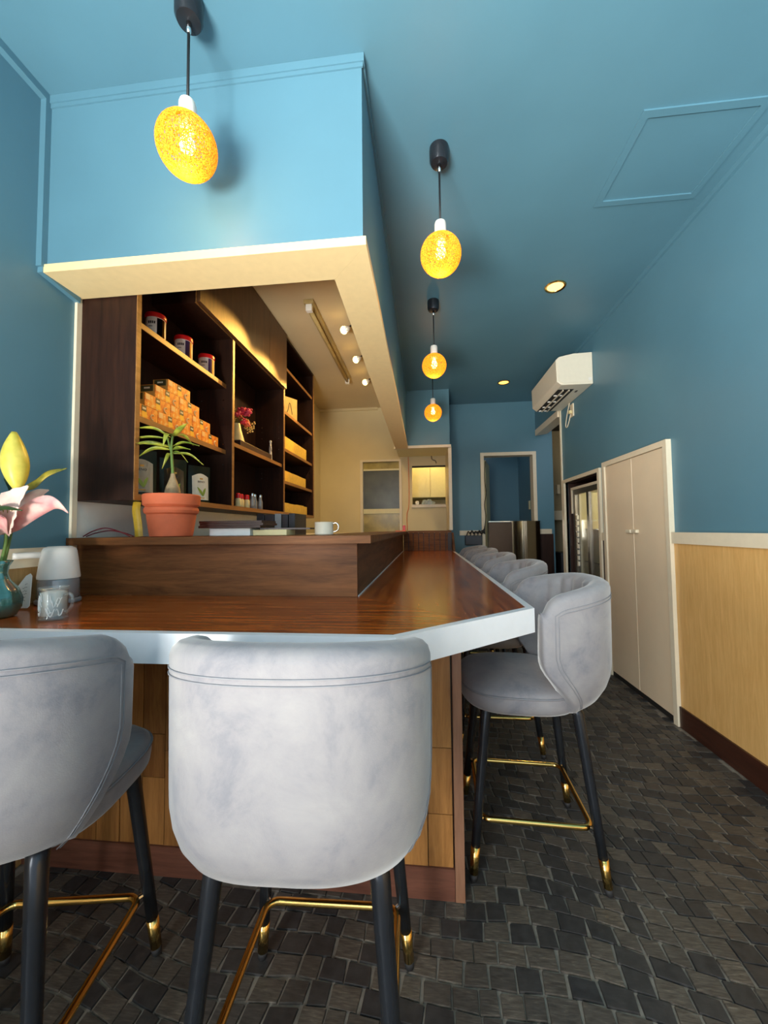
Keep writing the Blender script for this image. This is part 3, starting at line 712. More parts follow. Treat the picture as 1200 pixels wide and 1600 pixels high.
# middle compartment: black box, vase with flowers, figurine, cruets
o = tobj('flat_box', B(-1.30, -1.135, 2.30, 2.80, S3 + .0006, S3 + .040, bev=.002), 'tray'); tag(o, 'flat black box under the cream flower vase on the shelf', 'box')
fv = thing('flower_vase', 'cream tapering vase of pink and dried flowers on a flat black box', 'vase', (-1.215, 2.40, S3 + .0406))
sharp(tobj('vase_body', lathe(bmesh.new(), [(.052, 0), (.056, .004), (.050, .03), (.034, .085), (.026, .125), (.024, .13), (.018, .13), (.018, .10)], 24), 'vasecream', fv))
for k in range(14):
    a = 2.4 * k; rr = .018 + .055 * (k / 13); zz = .225 - .07 * (k % 4) / 3
    tipx, tipy = rr * math.cos(a) + .01, rr * math.sin(a) * 1.2 + .02
    st = tobj('stem', tube(bmesh.new(), bez([(0, 0, .11), (tipx * .5, tipy * .5, (zz + .11) / 2 + .01), (tipx, tipy, zz)], 4), .0013, 5), 'stemgreen', fv)
    mat = ('pink', 'coral', 'dryflower', 'pink', 'dryflower')[k % 5]
    bm = bmesh.new()
    for q in range(9 if mat != 'dryflower' else 12):
        sp = .017 if mat != 'dryflower' else .024
        c = (tipx + R.gauss(0, sp * .6), tipy + R.gauss(0, sp * .6), zz + R.gauss(0, sp * .55)); s = R.uniform(.010, .015) if mat != 'dryflower' else R.uniform(.003, .006)
        blob(bm, c, s, s, s * .8, 7, 5)
    h = tobj('blossom', bm, mat, st, True)
for k in range(7):
    tip = (R.uniform(0, .05), .10 + R.uniform(0, .11), .11 + R.uniform(-.03, .08))
    st = tobj('stem', tube(bmesh.new(), bez([(0, .005, .12), (tip[0] * .4, tip[1] * .5, .17), tip], 4), .001, 5), 'stemgreen', fv)
    bm = bmesh.new()
    for q in range(7): s = R.uniform(.004, .007); blob(bm, (tip[0] + R.gauss(0, .011), tip[1] + R.gauss(0, .014), tip[2] + R.gauss(0, .012)), s, s, s, 6, 4)
    tobj('blossom', bm, 'dryflower', st, True)
fg = thing('figurine', 'small white standing figurine at the right end of the shelf', 'figurine', (-1.165, 2.85, S3 + .0006), .4)
sharp(tobj('base', B(-.012, .016, -.022, .018, 0, .006, bev=.002), 'figure', fg))
tobj('body', tube(bmesh.new(), bez([(0, 0, .005), (.0, -.006, .05), (-.002, 0, .09), (0, .002, .125), (0, 0, .142)], 6), .013, 10, r1=.006), 'figure', fg, True)
tobj('head', blob(bmesh.new(), (0, 0, .15), .009, .009, .012, 12, 8), 'figure', fg, True)
tobj('arm', tube(bmesh.new(), bez([(0, -.006, .12), (.004, -.022, .10), (.004, -.016, .075)], 5), .005, 8), 'figure', fg, True)
def cruet(kind):
    t = thing('spice_jar' if kind else 'glass_shaker', '', 'jar')
    if kind:
        sharp(tobj('jar_body', lathe(bmesh.new(), [(.017, 0), (.019, .003), (.019, .05), (.014, .058)], 18), 'vasecream', t)); sharp(tobj('lid', lathe(bmesh.new(), [(.015, .0585), (.016, .06), (.015, .085), (.009, .09)], 18), 'red', t))
    else:
        sharp(tobj('jar_body', lathe(bmesh.new(), [(.017, 0), (.019, .003), (.018, .055), (.012, .075), (.012, .088)], 18), 'tank', t)); sharp(tobj('lid', lathe(bmesh.new(), [(.013, .0885), (.0135, .09), (.012, .105), (.006, .11)], 18), 'chrome', t))
        tobj('salt_fill', lathe(bmesh.new(), [(.0155, .004), (.0155, .04)], 14), 'paper', t)
    return t
jar = cruet(True); sh = cruet(False)
for k, (y, lb) in enumerate(((2.335, 'cream spice jar with red lid on the shelf bottom, nearest the left divider'), (2.395, 'cream spice jar with red lid, second from the left divider'), (2.455, 'cream spice jar with red lid, beside the glass shakers'))):
    o = jar if k == 0 else copy_tree(jar); o.location = (-1.165 - .01 * (k % 2), y, CZ0 + .0252); o['label'] = lb; o['group'] = 'red lidded spice jars'
for k, (y, lb) in enumerate(((2.535, 'glass shaker with metal top, next to the red lidded jars'), (2.60, 'glass shaker with metal top, middle of three'), (2.665, 'glass shaker with metal top, farthest from the red lidded jars'))):
    o = sh if k == 0 else copy_tree(sh); o.location = (-1.165 - .012 * (k % 2), y, CZ0 + .0252); o['label'] = lb; o['group'] = 'glass shakers on the shelf bottom'
# right compartment
pq = thing('wooden_plaque', 'yellow wooden plaque with a dark figure drawn on it on the upper right shelf', 'plaque', (-1.20, 3.33, T1 + .0008), math.radians(60))
tobj('board', B(-.10, .10, -.009, .009, 0, .21, bev=.003), 'plaque', pq)
tobj('drawing', tube(bmesh.new(), bez([(-.03, -.0096, .05), (-.005, -.0096, .10), (.01, -.0096, .16), (.03, -.0096, .11), (.04, -.0096, .06)], 5), .003, 5), 'ink', pq)
for z, n, y0, y1, hh, nm, lbl in ((T2, 1, 3.09, 3.68, .115, 'yellow_packet', ('long yellow packet on the second shelf of the right compartment',)),
                            (T3, 3, 3.09, 3.66, .095, 'yellow_packet', ('yellow packet on the third shelf, nearest the divider', 'yellow packet on the third shelf, middle of three', 'yellow packet on the third shelf, at the far end')),
                            (CZ0 + .0245, 6, 3.09, 3.70, .085, 'yellow_packet', tuple('yellow packet on the lowest right shelf, %s from the divider' % s for s in ('first', 'second', 'third', 'fourth', 'fifth', 'sixth')))):
    st = (y1 - y0) / n
    for k in range(n):
        o = tobj(nm, B(-1.21, -1.14, y0 + k * st + .002, y0 + (k + 1) * st - .002, z + .0006, z + hh - R.uniform(0, .006), bev=.002), 'yellowbox'); tag(o, lbl[k], 'packet', 'yellow packets in the right compartment')

# ================================================================== THINGS ON THE LEDGE
LT = 1.0815
pp = thing('potted_plant', 'young swollen stemmed plant in a terracotta pot on the ledge', 'potted plant', (-.992, 1.440, LT))
sharp(tobj('pot', lathe(bmesh.new(), [(.0, .004), (.070, .0), (.076, .003), (.088, .082), (.087, .086), (.095, .092), (.098, .102), (.095, .112), (.091, .115), (.097, .120), (.101, .124), (.103, .160), (.101, .164), (.094, .164), (.092, .150), (0, .149)], 48, cap=False), 'terra', pp), .5)
sl = tobj('soil', lathe(bmesh.new(), [(.092, .149), (.06, .158), (.02, .161)], 32), 'soil', pp, True)
bm = bmesh.new()
for k in range(60):
    a = R.uniform(0, 2 * PI); rr = .088 * math.sqrt(R.random()); s = R.uniform(.003, .007); blob(bm, (rr * math.cos(a), rr * math.sin(a), .158 + R.uniform(0, .006)), s, s, s * .6, 6, 4)
o = tobj('bark_chips', bm, 'soil', pp); o['kind'] = 'stuff'
sharp(tobj('trunk', lathe(bmesh.new(), [(.030, .155), (.031, .165), (.026, .19), (.017, .215), (.010, .235), (.0075, .25)], 20, (.002, 0, 0)), 'trunk', pp), 1.2)
stemtop = Vector((.0, 0, .40))
tobj('stem', tube(bmesh.new(), bez([(.002, 0, .245), (-.002, -.002, .31), (-.006, 0, .36), (.0, 0, .41)], 5), .006, 8, r1=.004), 'stemgreen', pp, True)
tobj('stem', tube(bmesh.new(), bez([(-.004, 0, .33), (-.012, -.004, .36), (-.02, -.006, .395)], 5), .004, 8, r1=.003), 'stemgreen', pp, True)
lv = [((-.015, 0, .39), (-.10, -.02, .395), (-.225, -.03, .375), .010), ((-.01, 0, .395), (-.06, -.03, .425), (-.135, -.03, .43), .014), ((0, 0, .40), (.04, -.02, .42), (.085, -.04, .437), .017),
      ((.0, 0, .40), (.01, -.05, .395), (.008, -.07, .345), .016), ((-.01, 0, .36), (-.09, -.03, .37), (-.215, -.03, .345), .013), ((0, 0, .36), (.06, -.02, .368), (.130, -.03, .350), .010),
      ((0, 0, .345), (.05, -.03, .345), (.10, -.04, .335), .015), ((-.005, 0, .345), (-.06, -.03, .345), (-.125, -.03, .315), .015), ((0, 0, .335), (.05, -.03, .325), (.09, -.04, .285), .010),
      ((-.01, 0, .355), (-.05, -.04, .36), (-.12, -.05, .365), .014), ((0, 0, .33), (.05, .03, .33), (.10, .05, .29), .013), ((.0, 0, .40), (.02, .04, .41), (.03, .09, .38), .014), ((-.01, 0, .33), (-.05, .04, .33), (-.08, .05, .28), .012)]
for a, b, c, wd in lv:
    p = bez([a, b, c], 6); n = len(p); ww = [max(.001, wd * math.sin(PI * min(1, (i / (n - 1)) ** .8)) * .62) for i in range(n)]
    tobj('leaf', ribbon(bmesh.new(), p, ww, (Vector(c) - Vector(a)).cross(Vector((0, .55, 1))), .0006, .25), 'leaf', pp, True)
o = tobj('yellow_ribbon', ribbon(bmesh.new(), bez([(-1.16, 1.462, 1.2235), (-1.158, 1.455, 1.19), (-1.145, 1.450, 1.13), (-1.140, 1.450, LT + .001)], 6), [.015] * 19, (1, .25, 0), .0008, .3), 'ribbon'); tag(o, 'yellow ribbon hanging below the dark shelving left of the terracotta pot', 'ribbon')
o = tobj('thin_cable', tube(bmesh.new(), bez([(-1.335, 1.40, LT + .004), (-1.29, 1.40, LT + .026), (-1.235, 1.40, LT + .036), (-1.17, 1.40, LT + .018), (-1.14, 1.405, LT + .003)], 7), .0024, 7), 'redcable', None, True); tag(o, 'dark red cable, the higher of two loops on the ledge', 'cable', 'cables on the ledge')
o = tobj('thin_cable', tube(bmesh.new(), bez([(-1.345, 1.425, LT + .004), (-1.30, 1.425, LT + .018), (-1.24, 1.425, LT + .026), (-1.18, 1.425, LT + .016), (-1.145, 1.43, LT + .003)], 7), .0024, 7), 'redcable', None, True); tag(o, 'dark red cable, the lower of two loops on the ledge', 'cable', 'cables on the ledge')
# white boxes, trays, folders
o = tobj('white_box', B(-.905, -.725, 1.56, 1.69, LT, LT + .032, bev=.002), 'paper'); tag(o, 'flat white box under the brown trays on the ledge', 'box')
o = tobj('cream_box', B(-.722, -.575, 1.58, 1.69, LT, LT + .024, bev=.002), 'vasecream'); tag(o, 'flat cream box right of the white box on the ledge', 'box')
def tray(bm, x0, x1, y0, y1, z):
    box(bm, x0, x1, y0, y1, z, z + .003); t = .004
    for a in ((x0, x1, y0, y0 + t), (x0, x1, y1 - t, y1), (x0, x0 + t, y0 + t, y1 - t), (x1 - t, x1, y0 + t, y1 - t)): box(bm, *a, z + .003, z + .0095)
    return bm
for k, (dx, lb) in enumerate(((0, 'dark brown serving tray, lowest of the stack of three'), (.006, 'dark brown serving tray, middle of the stack of three'), (.003, 'dark brown serving tray, topmost of the stack of three'))):
    o = tobj('serving_tray', tray(bmesh.new(), -.945 + dx, -.675 + dx * 2, 1.545, 1.70, LT + .0326 + k * .0102), 'tray'); tag(o, lb, 'tray', 'stack of brown trays on the ledge')
bm = bmesh.new(); prism(bm, [(-.70, 1.60), (-.49, 1.63), (-.49, 1.70), (-.66, 1.70)], LT + .0245, LT + .031)
o = tobj('dark_board', bm, 'tray'); tag(o, 'thin dark board lying on the cream box', 'board')
bc = tobj('back_worktop', B(XL + .002, -.62, 1.96, 3.6, 1.035, 1.075), 'white'); tag(bc, 'pale back worktop under the dark shelving', 'worktop')
bcb = tobj('back_cabinet', B(XL + .002, -.66, 1.98, 3.58, 0, 1.0345), 'cream'); tag(bcb, 'cream cabinet under the back worktop', 'cabinet')
xs = [-.895, -.85, -.795, -.755, -.718, -.68]
for k in range(5):
    f = tobj('folder', B(xs[k] + .001, xs[k + 1] - .003, 2.0, 2.2, 1.0755, 1.192 - .004 * (k % 2), bev=.002), 'black' if k != 2 else 'greyplastic')
    tag(f, ('black folder, leftmost under the shelving', 'black folder, second from left under the shelving', 'grey folder between the black ones under the shelving', 'black folder, second from right under the shelving', 'black folder, rightmost under the shelving')[k], 'folder', 'folders standing under the shelving')
jg = thing('cream_jug', 'cream jug with handle at the right end of the ledge', 'jug', (-.425, 1.62, LT))
sharp(tobj('jug_body', lathe(bmesh.new(), [(.036, 0), (.039, .003), (.039, .052), (.040, .054), (.037, .054), (.036, .005)], 28, cap=False), 'ac', jg))
tobj('handle', tube(bmesh.new(), bez([(.038, 0, .012), (.058, 0, .018), (.062, 0, .038), (.052, 0, .05), (.037, 0, .046)], 5), .003, 8), 'chrome', jg, True)
oi_ = thing('orange_tray', 'small orange tray with a dark red block at the far end of the ledge', 'tray', (-.235, 4.0, LT))
tobj('dish', tray(bmesh.new(), -.06, .045, -.05, .05, 0), 'orange', oi_); tobj('block', B(.012, .04, .0, .03, .0035, .062, bev=.002), 'red', oi_)

# ================================================================== THINGS ON THE COUNTER
CTT = CT + .0004
va = thing('glass_vase', 'teal fluted glass vase holding lilies at the left end of the counter', 'vase', (-1.225, 1.005, CTT))
bm = bmesh.new(); prof = [(.034, 0), (.044, .004), (.054, .025), (.056, .05), (.046, .08), (.028, .105), (.022, .125), (.024, .145), (.033, .162)]
n = 48; rings = []
for r, z in prof + [(r - .003, max(z, .006)) for r, z in prof[::-1]]:
    rings.append([bm.verts.new(((r * (1 + .035 * math.cos(12 * (2 * PI * i / n) + z * 18))) * math.cos(2 * PI * i / n), (r * (1 + .035 * math.cos(12 * (2 * PI * i / n) + z * 18))) * math.sin(2 * PI * i / n), z)) for i in range(n)])
for a, b in zip(rings, rings[1:]):
    for i in range(n): bm.faces.new((a[i], a[(i + 1) % n], b[(i + 1) % n], b[i]))
bm.faces.new(rings[0][::-1]); bm.faces.new(rings[-1])
tobj('vase_body', bm, 'tealglass', va, True)
def lily_part(name, pts, wd, side, mat, cup, label=None, n=7, rag=0, pw=.7):
    p = bez(pts, n); N = len(p); ww = [max(.0015, wd * math.sin(PI * min(1, (i / (N - 1)) ** pw * .93 + .05)) * (1 + rag * math.sin(i * 1.9))) for i in range(N)]
    return tobj(name, ribbon(bmesh.new(), p, ww, side, .0008, cup), mat, None, True, label)
li = thing('lily_stem', 'pink lily with a yellow bud and dark leaves in the teal vase', 'flower', (-1.22, 1.01, CTT + .02))
def rli(o): return rel(o, li)
rli(tobj('stem', tube(bmesh.new(), bez([(-1.225, 1.005, .885), (-1.222, 1.01, 1.0), (-1.219, 1.018, 1.06), (-1.218, 1.02, 1.105)], 5), .0045, 8), 'stemgreen', None, True))
rli(tobj('stem', tube(bmesh.new(), bez([(-1.230, 1.0, .885), (-1.232, 1.03, 1.02), (-1.225, 1.045, 1.14), (-1.205, 1.04, 1.235)], 5), .0035, 8), 'stemgreen', None, True))
bm = bmesh.new(); m = 18; rings = []
for i in range(15):
    v = i / 14; r = .0385 * math.sin(PI * (v * .88 + .07)) ** .85 * (1 - .18 * v); cx = -1.206 - .016 * v - .004 * math.sin(PI * v)
    rings.append([bm.verts.new((cx + r * (1 - .08 * abs(math.cos(1.5 * (2 * PI * k / m)))) * math.cos(2 * PI * k / m), 1.035 + r * (1 - .08 * abs(math.cos(1.5 * (2 * PI * k / m)))) * math.sin(2 * PI * k / m), 1.233 + .172 * v)) for k in range(m)])
for a, b in zip(rings, rings[1:]):
    for k in range(m): bm.faces.new((a[k], a[(k + 1) % m], b[(k + 1) % m], b[k]))
bm.faces.new(rings[0][::-1]); bm.faces.new(rings[-1])
bd = rli(tobj('bud', bm, 'bud', None, True, 'closed yellow bud'))
rli(lily_part('petal', [(-1.217, 1.02, 1.10), (-1.19, .995, 1.145), (-1.155, .985, 1.195), (-1.118, .99, 1.235)], .042, (.75, .1, -.65), 'lily', .35, rag=.10))
rli(lily_part('petal', [(-1.214, 1.025, 1.105), (-1.16, 1.02, 1.155), (-1.10, 1.02, 1.185), (-1.06, 1.02, 1.182), (-1.022, 1.02, 1.158)], .026, (.3, .3, -.9), 'lilytip', -.3, 'deep pink right petal'))
rli(lily_part('petal', [(-1.222, 1.015, 1.10), (-1.235, .995, 1.15), (-1.262, .985, 1.205), (-1.300, .99, 1.235)], .040, (.8, .1, .45), 'lily', .35, rag=.08))
rli(lily_part('petal', [(-1.220, 1.03, 1.10), (-1.21, 1.06, 1.16), (-1.19, 1.085, 1.215), (-1.17, 1.10, 1.235)], .036, (1, .1, 0), 'lily', .3))
rli(lily_part('petal', [(-1.222, 1.02, 1.10), (-1.20, .985, 1.13), (-1.17, .965, 1.15), (-1.15, .95, 1.145)], .026, (.7, .4, -.5), 'lilytip', .3))
rli(lily_part('petal', [(-1.224, 1.025, 1.10), (-1.26, 1.03, 1.14), (-1.31, 1.035, 1.16)], .030, (.3, .2, .9), 'lilytip', .3))
for k in range(4): rli(tobj('stamen', tube(bmesh.new(), bez([(-1.217, 1.018, 1.11), (-1.205 + .012 * k, .99, 1.16), (-1.205 + .02 * k, .972, 1.185 - .004 * k)], 4), .0012, 5), 'leafolive', None, True))
rli(lily_part('leaf', [(-1.195, 1.045, 1.235), (-1.16, 1.045, 1.25), (-1.12, 1.045, 1.278), (-1.055, 1.045, 1.292)], .016, (0, .35, 1), 'leafolive', .2, 'olive leaf pointing right'))
rli(lily_part('leaf', [(-1.228, .985, 1.145), (-1.19, .962, 1.166), (-1.15, .955, 1.172), (-1.095, .955, 1.163)], .0105, (0, .6, .8), 'leafdark', .2, 'thin dark leaf across the flower'))
rli(lily_part('leaf', [(-1.226, 1.0, 1.05), (-1.236, .975, 1.10), (-1.255, .965, 1.15), (-1.275, .96, 1.17)], .022, (.9, .2, .3), 'leafdark', .2))
rli(lily_part('leaf', [(-1.205, 1.05, 1.225), (-1.235, 1.06, 1.25), (-1.28, 1.06, 1.27)], .030, (.2, .2, 1), 'leafdark', .2))

mg = thing('glass_mug', 'small embossed glass mug filled with white sugar on the counter', 'mug', (-1.036, .998, CTT))
sharp(tobj('mug_body', lathe(bmesh.new(), [(.030, 0), (.034, .002), (.034, .008), (.032, .012), (.032, .080), (.0345, .083), (.0345, .089), (.031, .089), (.0300, .082), (.030, .012), (0, .011)], 36, cap=False), 'clearglass', mg), .5)
tobj('sugar', lathe(bmesh.new(), [(.0296, .0125), (.0297, .074), (.02, .078), (.005, .079)], 24), 'paper', mg, True)
tobj('handle', tube(bmesh.new(), bez([(.031, .0, .066), (.048, 0, .071), (.057, 0, .058), (.055, 0, .036), (.042, 0, .022), (.031, 0, .024)], 5), .0042, 8), 'clearglass', mg, True)
bm = bmesh.new()
for k in range(22):
    a = -PI / 2 + R.uniform(-1.2, 1.2); z = R.uniform(.018, .068); ln = R.uniform(.15, .4)
    tube(bm, [(.0325 * math.cos(a + ln * t), .0325 * math.sin(a + ln * t), z + .012 * math.sin(3 * t + k)) for t in (0, .25, .5, .75, 1)], .0012, 5)
tobj('embossing', bm, 'paper', mg)
dp = thing('dispenser', 'white domed water dispenser with side spout and smoky tank on the counter', 'dispenser', (-1.262, 1.232, CTT))
sharp(tobj('base', lathe(bmesh.new(), [(.0592, 0), (.0640, .004), (.0640, .012), (.0592, .016)], 40), 'greyplastic', dp))
sharp(tobj('tank', lathe(bmesh.new(), [(.0560, .0165), (.0584, .02), (.0584, .080), (.0560, .084)], 40), 'tank', dp))
tobj('inner_column', lathe(bmesh.new(), [(.014, .017), (.014, .08)], 16), 'whiteplastic', dp, True)
sharp(tobj('cover', lathe(bmesh.new(), [(.0592, .0845), (.0600, .09), (.0528, .15), (.0488, .178), (.0440, .188), (.0320, .194), (.0, .195)], 48, cap=False), 'whiteplastic', dp), .9)
tobj('spout', tube(bmesh.new(), [(-.030, -.038, .166), (-.045, -.066, .167), (-.058, -.094, .166), (-.062, -.102, .166)], .0105, 14), 'whiteplastic', dp, True)
nt_ = thing('note_card', 'white triangular handwritten card leaning on the dispenser', 'card', (-1.268, 1.115, CTT), 0)
tri = [(q[0] * 1.15, q[1] * 1.1) for q in [(-.055, .012), (-.060, .020), (.0, .105), (.012, .112), (.018, .105), (.022, .020), (.016, .014)]]
bm = bmesh.new(); prism_axis(bm, tri, -.001, .001, 'y'); bm.transform(Matrix.Rotation(-.10, 4, 'X') @ Matrix.Translation((0, 0, -.011))); tobj('card', bm, 'paper', nt_)
bm = bmesh.new()
for k in range(6):
    z0 = .028 + .012 * k; x0 = -.035 + .0075 * k
    pts = [(x0 + .004 * i, -.0022, z0 + R.uniform(-.0025, .0025) + .001 * i) for i in range(int(max(3, (.016 - x0) / .004)))]
    tube(bm, pts, .0005, 4)
bm.transform(Matrix.Rotation(-.10, 4, 'X') @ Matrix.Translation((0, 0, -.011))); tobj('handwriting', bm, 'ink', nt_)

# ================================================================== STOOLS
def make_stool():
    t = thing('bar_stool', '', 'bar stool', group='grey velvet bar stools')
    # seat cushion
    def se(ang, a, b, n=3.0):
        c, s = math.cos(ang), math.sin(ang); return (a * math.copysign(abs(c) ** (2 / n), c), b * math.copysign(abs(s) ** (2 / n), s))
    bm = bmesh.new(); NS = 56; rings = []
    for k, z in ((.80, .512), (.93, .515), (.985, .528), (1.0, .548), (1.0, .566), (.985, .578), (.93, .588), (.80, .598), (.55, .607), (.25, .611)):
        rings.append([bm.verts.new((se(2 * PI * i / NS, .212, .196)[0] * k, .038 + se(2 * PI * i / NS, .212, .196)[1] * k, z)) for i in range(NS)])
    for a, b in zip(rings, rings[1:]):
        for i in range(NS): bm.faces.new((a[i], a[(i + 1) % NS], b[(i + 1) % NS], b[i]))
    bm.faces.new(rings[0][::-1]); bm.faces.new(rings[-1])
    seat = tobj('seat', bm, 'velvet', t, True)
    tobj('piping', tube(bmesh.new(), [(se(2 * PI * i / NS, .2125, .1965)[0], .038 + se(2 * PI * i / NS, .2125, .1965)[1], .5715) for i in range(NS)], .0028, 6, True), 'piping', seat, True)
    # bucket back
    A, Bb, ZB = .244, .272, .507
    def zb(u): return .542 - .035 * abs(u) ** 1.5
    def zt(u):
        au = abs(u); z = 0.922 - .045 * au ** 2.2
        if au > .86: z -= .050 * (1 - math.sqrt(max(0, 1 - ((au - .86) / .14) ** 2)))
        return z
    def kk(wv):
        k = .985 + .015 * wv
        if wv < .36: k -= .33 * (1 - math.sqrt(max(0, 1 - ((.36 - wv) / .36) ** 2)))
        elif wv > .36: k += 0
        return k
    def TT(wv): q_ = min(1, wv / .55); return math.radians(66 + 22 * (q_ * q_ * (3 - 2 * q_)))
    def plan(u, wv, off=0.0):
        ang = u * TT(wv); n = 2.5; k = kk(wv); a = A * k - off; b = Bb * k - off
        s, c = math.sin(ang), math.cos(ang)
        return (a * math.copysign(abs(s) ** (2 / n), s), -b * math.copysign(abs(c) ** (2 / n), c) + .0)
    NU = 60; NV = 12; secs = []
    us = [-1 + 2 * i / NU for i in range(NU + 1)]
    def section(u, shrink=1.0):
        top_ = zt(u); pts = []
        th = .026 + .006 * (1 - abs(u))
        def P(wv, off): x, y = plan(u, wv, off); return Vector((x, y, zb(u) + wv * (top_ - zb(u))))
        for i in range(NV + 1): pts.append(P(.96 * i / NV, 0))
        hw = th; # rim half round
        o0 = P(.96, 0); i0 = P(.96, 2 * th); mid = (o0 + i0) / 2
        for a in (30, 60, 90, 120, 150):
            ra = math.radians(a); q = mid + (o0 - mid) * math.cos(ra); q.z = o0.z + .024 * math.sin(ra); pts.append(q)
        for i in range(NV + 1):
            wv = .96 - (.96 - .15) * i / NV
            pts.append(P(wv, 2 * th + (.011 * abs(math.sin(u * 14.1)) if abs(u) < .9 else 0) + .012 * math.sin(PI * wv)))
        c = sum(pts, Vector()) / len(pts)
        return pts
    bm = bmesh.new()
    def ring_of(pts): return [bm.verts.new(p) for p in pts]
    def endcap(u, sgn):
        base_ = section(u); out = []
        n = len(base_)
        for sc, fw in ((.93, .007), (.75, .011)):
            q = []
            for i, p in enumerate(base_):
                opp = base_[n - 1 - i]; m_ = (p + opp) / 2; r = m_ + (p - m_) * sc; r.y += fw; q.append(r)
            out.append(q)
        return out
    S = [section(u) for u in us]
    first_ = endcap(-1, -1); last_ = endcap(1, 1)
    allS = [first_[1], first_[0]] + S + [last_[0], last_[1]]
    rings = [ring_of(s) for s in allS]; n = len(rings[0])
    for a, b in zip(rings, rings[1:]):
        for k in range(n): bm.faces.new((a[k], a[(k + 1) % n], b[(k + 1) % n], b[k]))
    for rg in (rings[0], rings[-1]):
        for k in range(n // 2 - 1):
            bm.faces.new((rg[k], rg[k + 1], rg[n - 2 - k], rg[n - 1 - k]))
    bk = tobj('backrest', bm, 'velvet', t, True)
    def on_out(u, z):
        wv = (z - zb(u)) / (zt(u) - zb(u)); x, y = plan(u, wv, -.0008); return (x, y, z)
    for dz, ue in ((.034, .955), (.044, .935)):
        path = [on_out(-ue, ZB + .01 + (zt(ue) - dz - ZB - .01) * i / 10) for i in range(10)]
        path += [on_out(u, zt(u) - dz) for u in [-ue + 2 * ue * i / 44 for i in range(45)]]
        path += [on_out(ue, ZB + .01 + (zt(ue) - dz - ZB - .01) * (9 - i) / 10) for i in range(10)]
        tobj('seam', tube(bmesh.new(), path, .0014, 5), 'piping', bk, True)
    tobj('seat_base', B(-.14, .14, -.09, .17, .499, .5115, bev=.003), 'black', t)
    for sx in (-1, 1):
        for sy in (-1, 1):
            p0 = Vector((sx * .147, .012 + sy * .143, .508)); p1 = Vector((sx * .190, .01 + sy * .200, 0.0))
            def at(z): return p0 + (p1 - p0) * ((.508 - z) / .508)
            def rad(z): return .0125 + .0068 * z / .508
            lg = tobj('leg', tube(bmesh.new(), [p0 + Vector((-sx * .012, -sy * .02, .035)), at(.508), at(.4), at(.25), at(.098)], rad(.508), 16, r1=rad(.098)), 'black', t, True)
            tobj('foot_cap', tube(bmesh.new(), [at(.0978), at(.02)], rad(.0978) + .0006, 16, r1=rad(.02) + .0004), 'brass', lg, True)
            tobj('rubber_foot', tube(bmesh.new(), [at(.0198), at(.0006)], .0128, 14, r1=.0115), 'rubber', lg, True)
    zf = .170; hx, hy = .163, .168; rc_ = .03; path = []
    for cx, cy, a0 in ((hx - rc_, hy - rc_, 0), (-hx + rc_, hy - rc_, 90), (-hx + rc_, -hy + rc_, 180), (hx - rc_, -hy + rc_, 270)):
        for i in range(6):
            a = math.radians(a0 + 18 * i); path.append((cx + rc_ * math.cos(a), .01 + cy + rc_ * math.sin(a), zf))
    fr = tobj('foot_ring', tube(bmesh.new(), path, .0088, 10, True), 'brass', t, True)
    bm = bmesh.new()
    for sx in (-1, 1):
        for sy in (-1, 1): tube(bm, [(sx * .150, .01 + sy * .155, zf), (sx * .172, .01 + sy * .180, zf)], .0055, 8)
    tobj('bracket', bm, 'chrome', fr)
    return t
stool = make_stool()
spots = [(-.236, .815, math.radians(2), 'grey velvet bar stool in front, back turned, at the middle of the counter front'),
         (-.868, .765, math.radians(9), 'grey velvet bar stool cut off at the left edge, back turned'),
         (.352, 1.475, math.radians(88), 'grey velvet bar stool standing at the chamfered counter corner, seen from the side'),
         (.362, 2.17, math.radians(90), 'grey velvet bar stool second from the front along the right side of the counter'),
         (.362, 2.86, math.radians(90), 'grey velvet bar stool third from the front along the right side of the counter'),
         (.362, 3.52, math.radians(90), 'grey velvet bar stool fourth from the front along the right side of the counter'),
         (.362, 4.10, math.radians(90), 'grey velvet bar stool farthest back along the right side of the counter')]
for k, (x, y, rz, lb) in enumerate(spots):
    o = stool if k == 0 else copy_tree(stool); o.location = (x, y, 0); o.rotation_euler = (0, 0, rz); o['label'] = lb

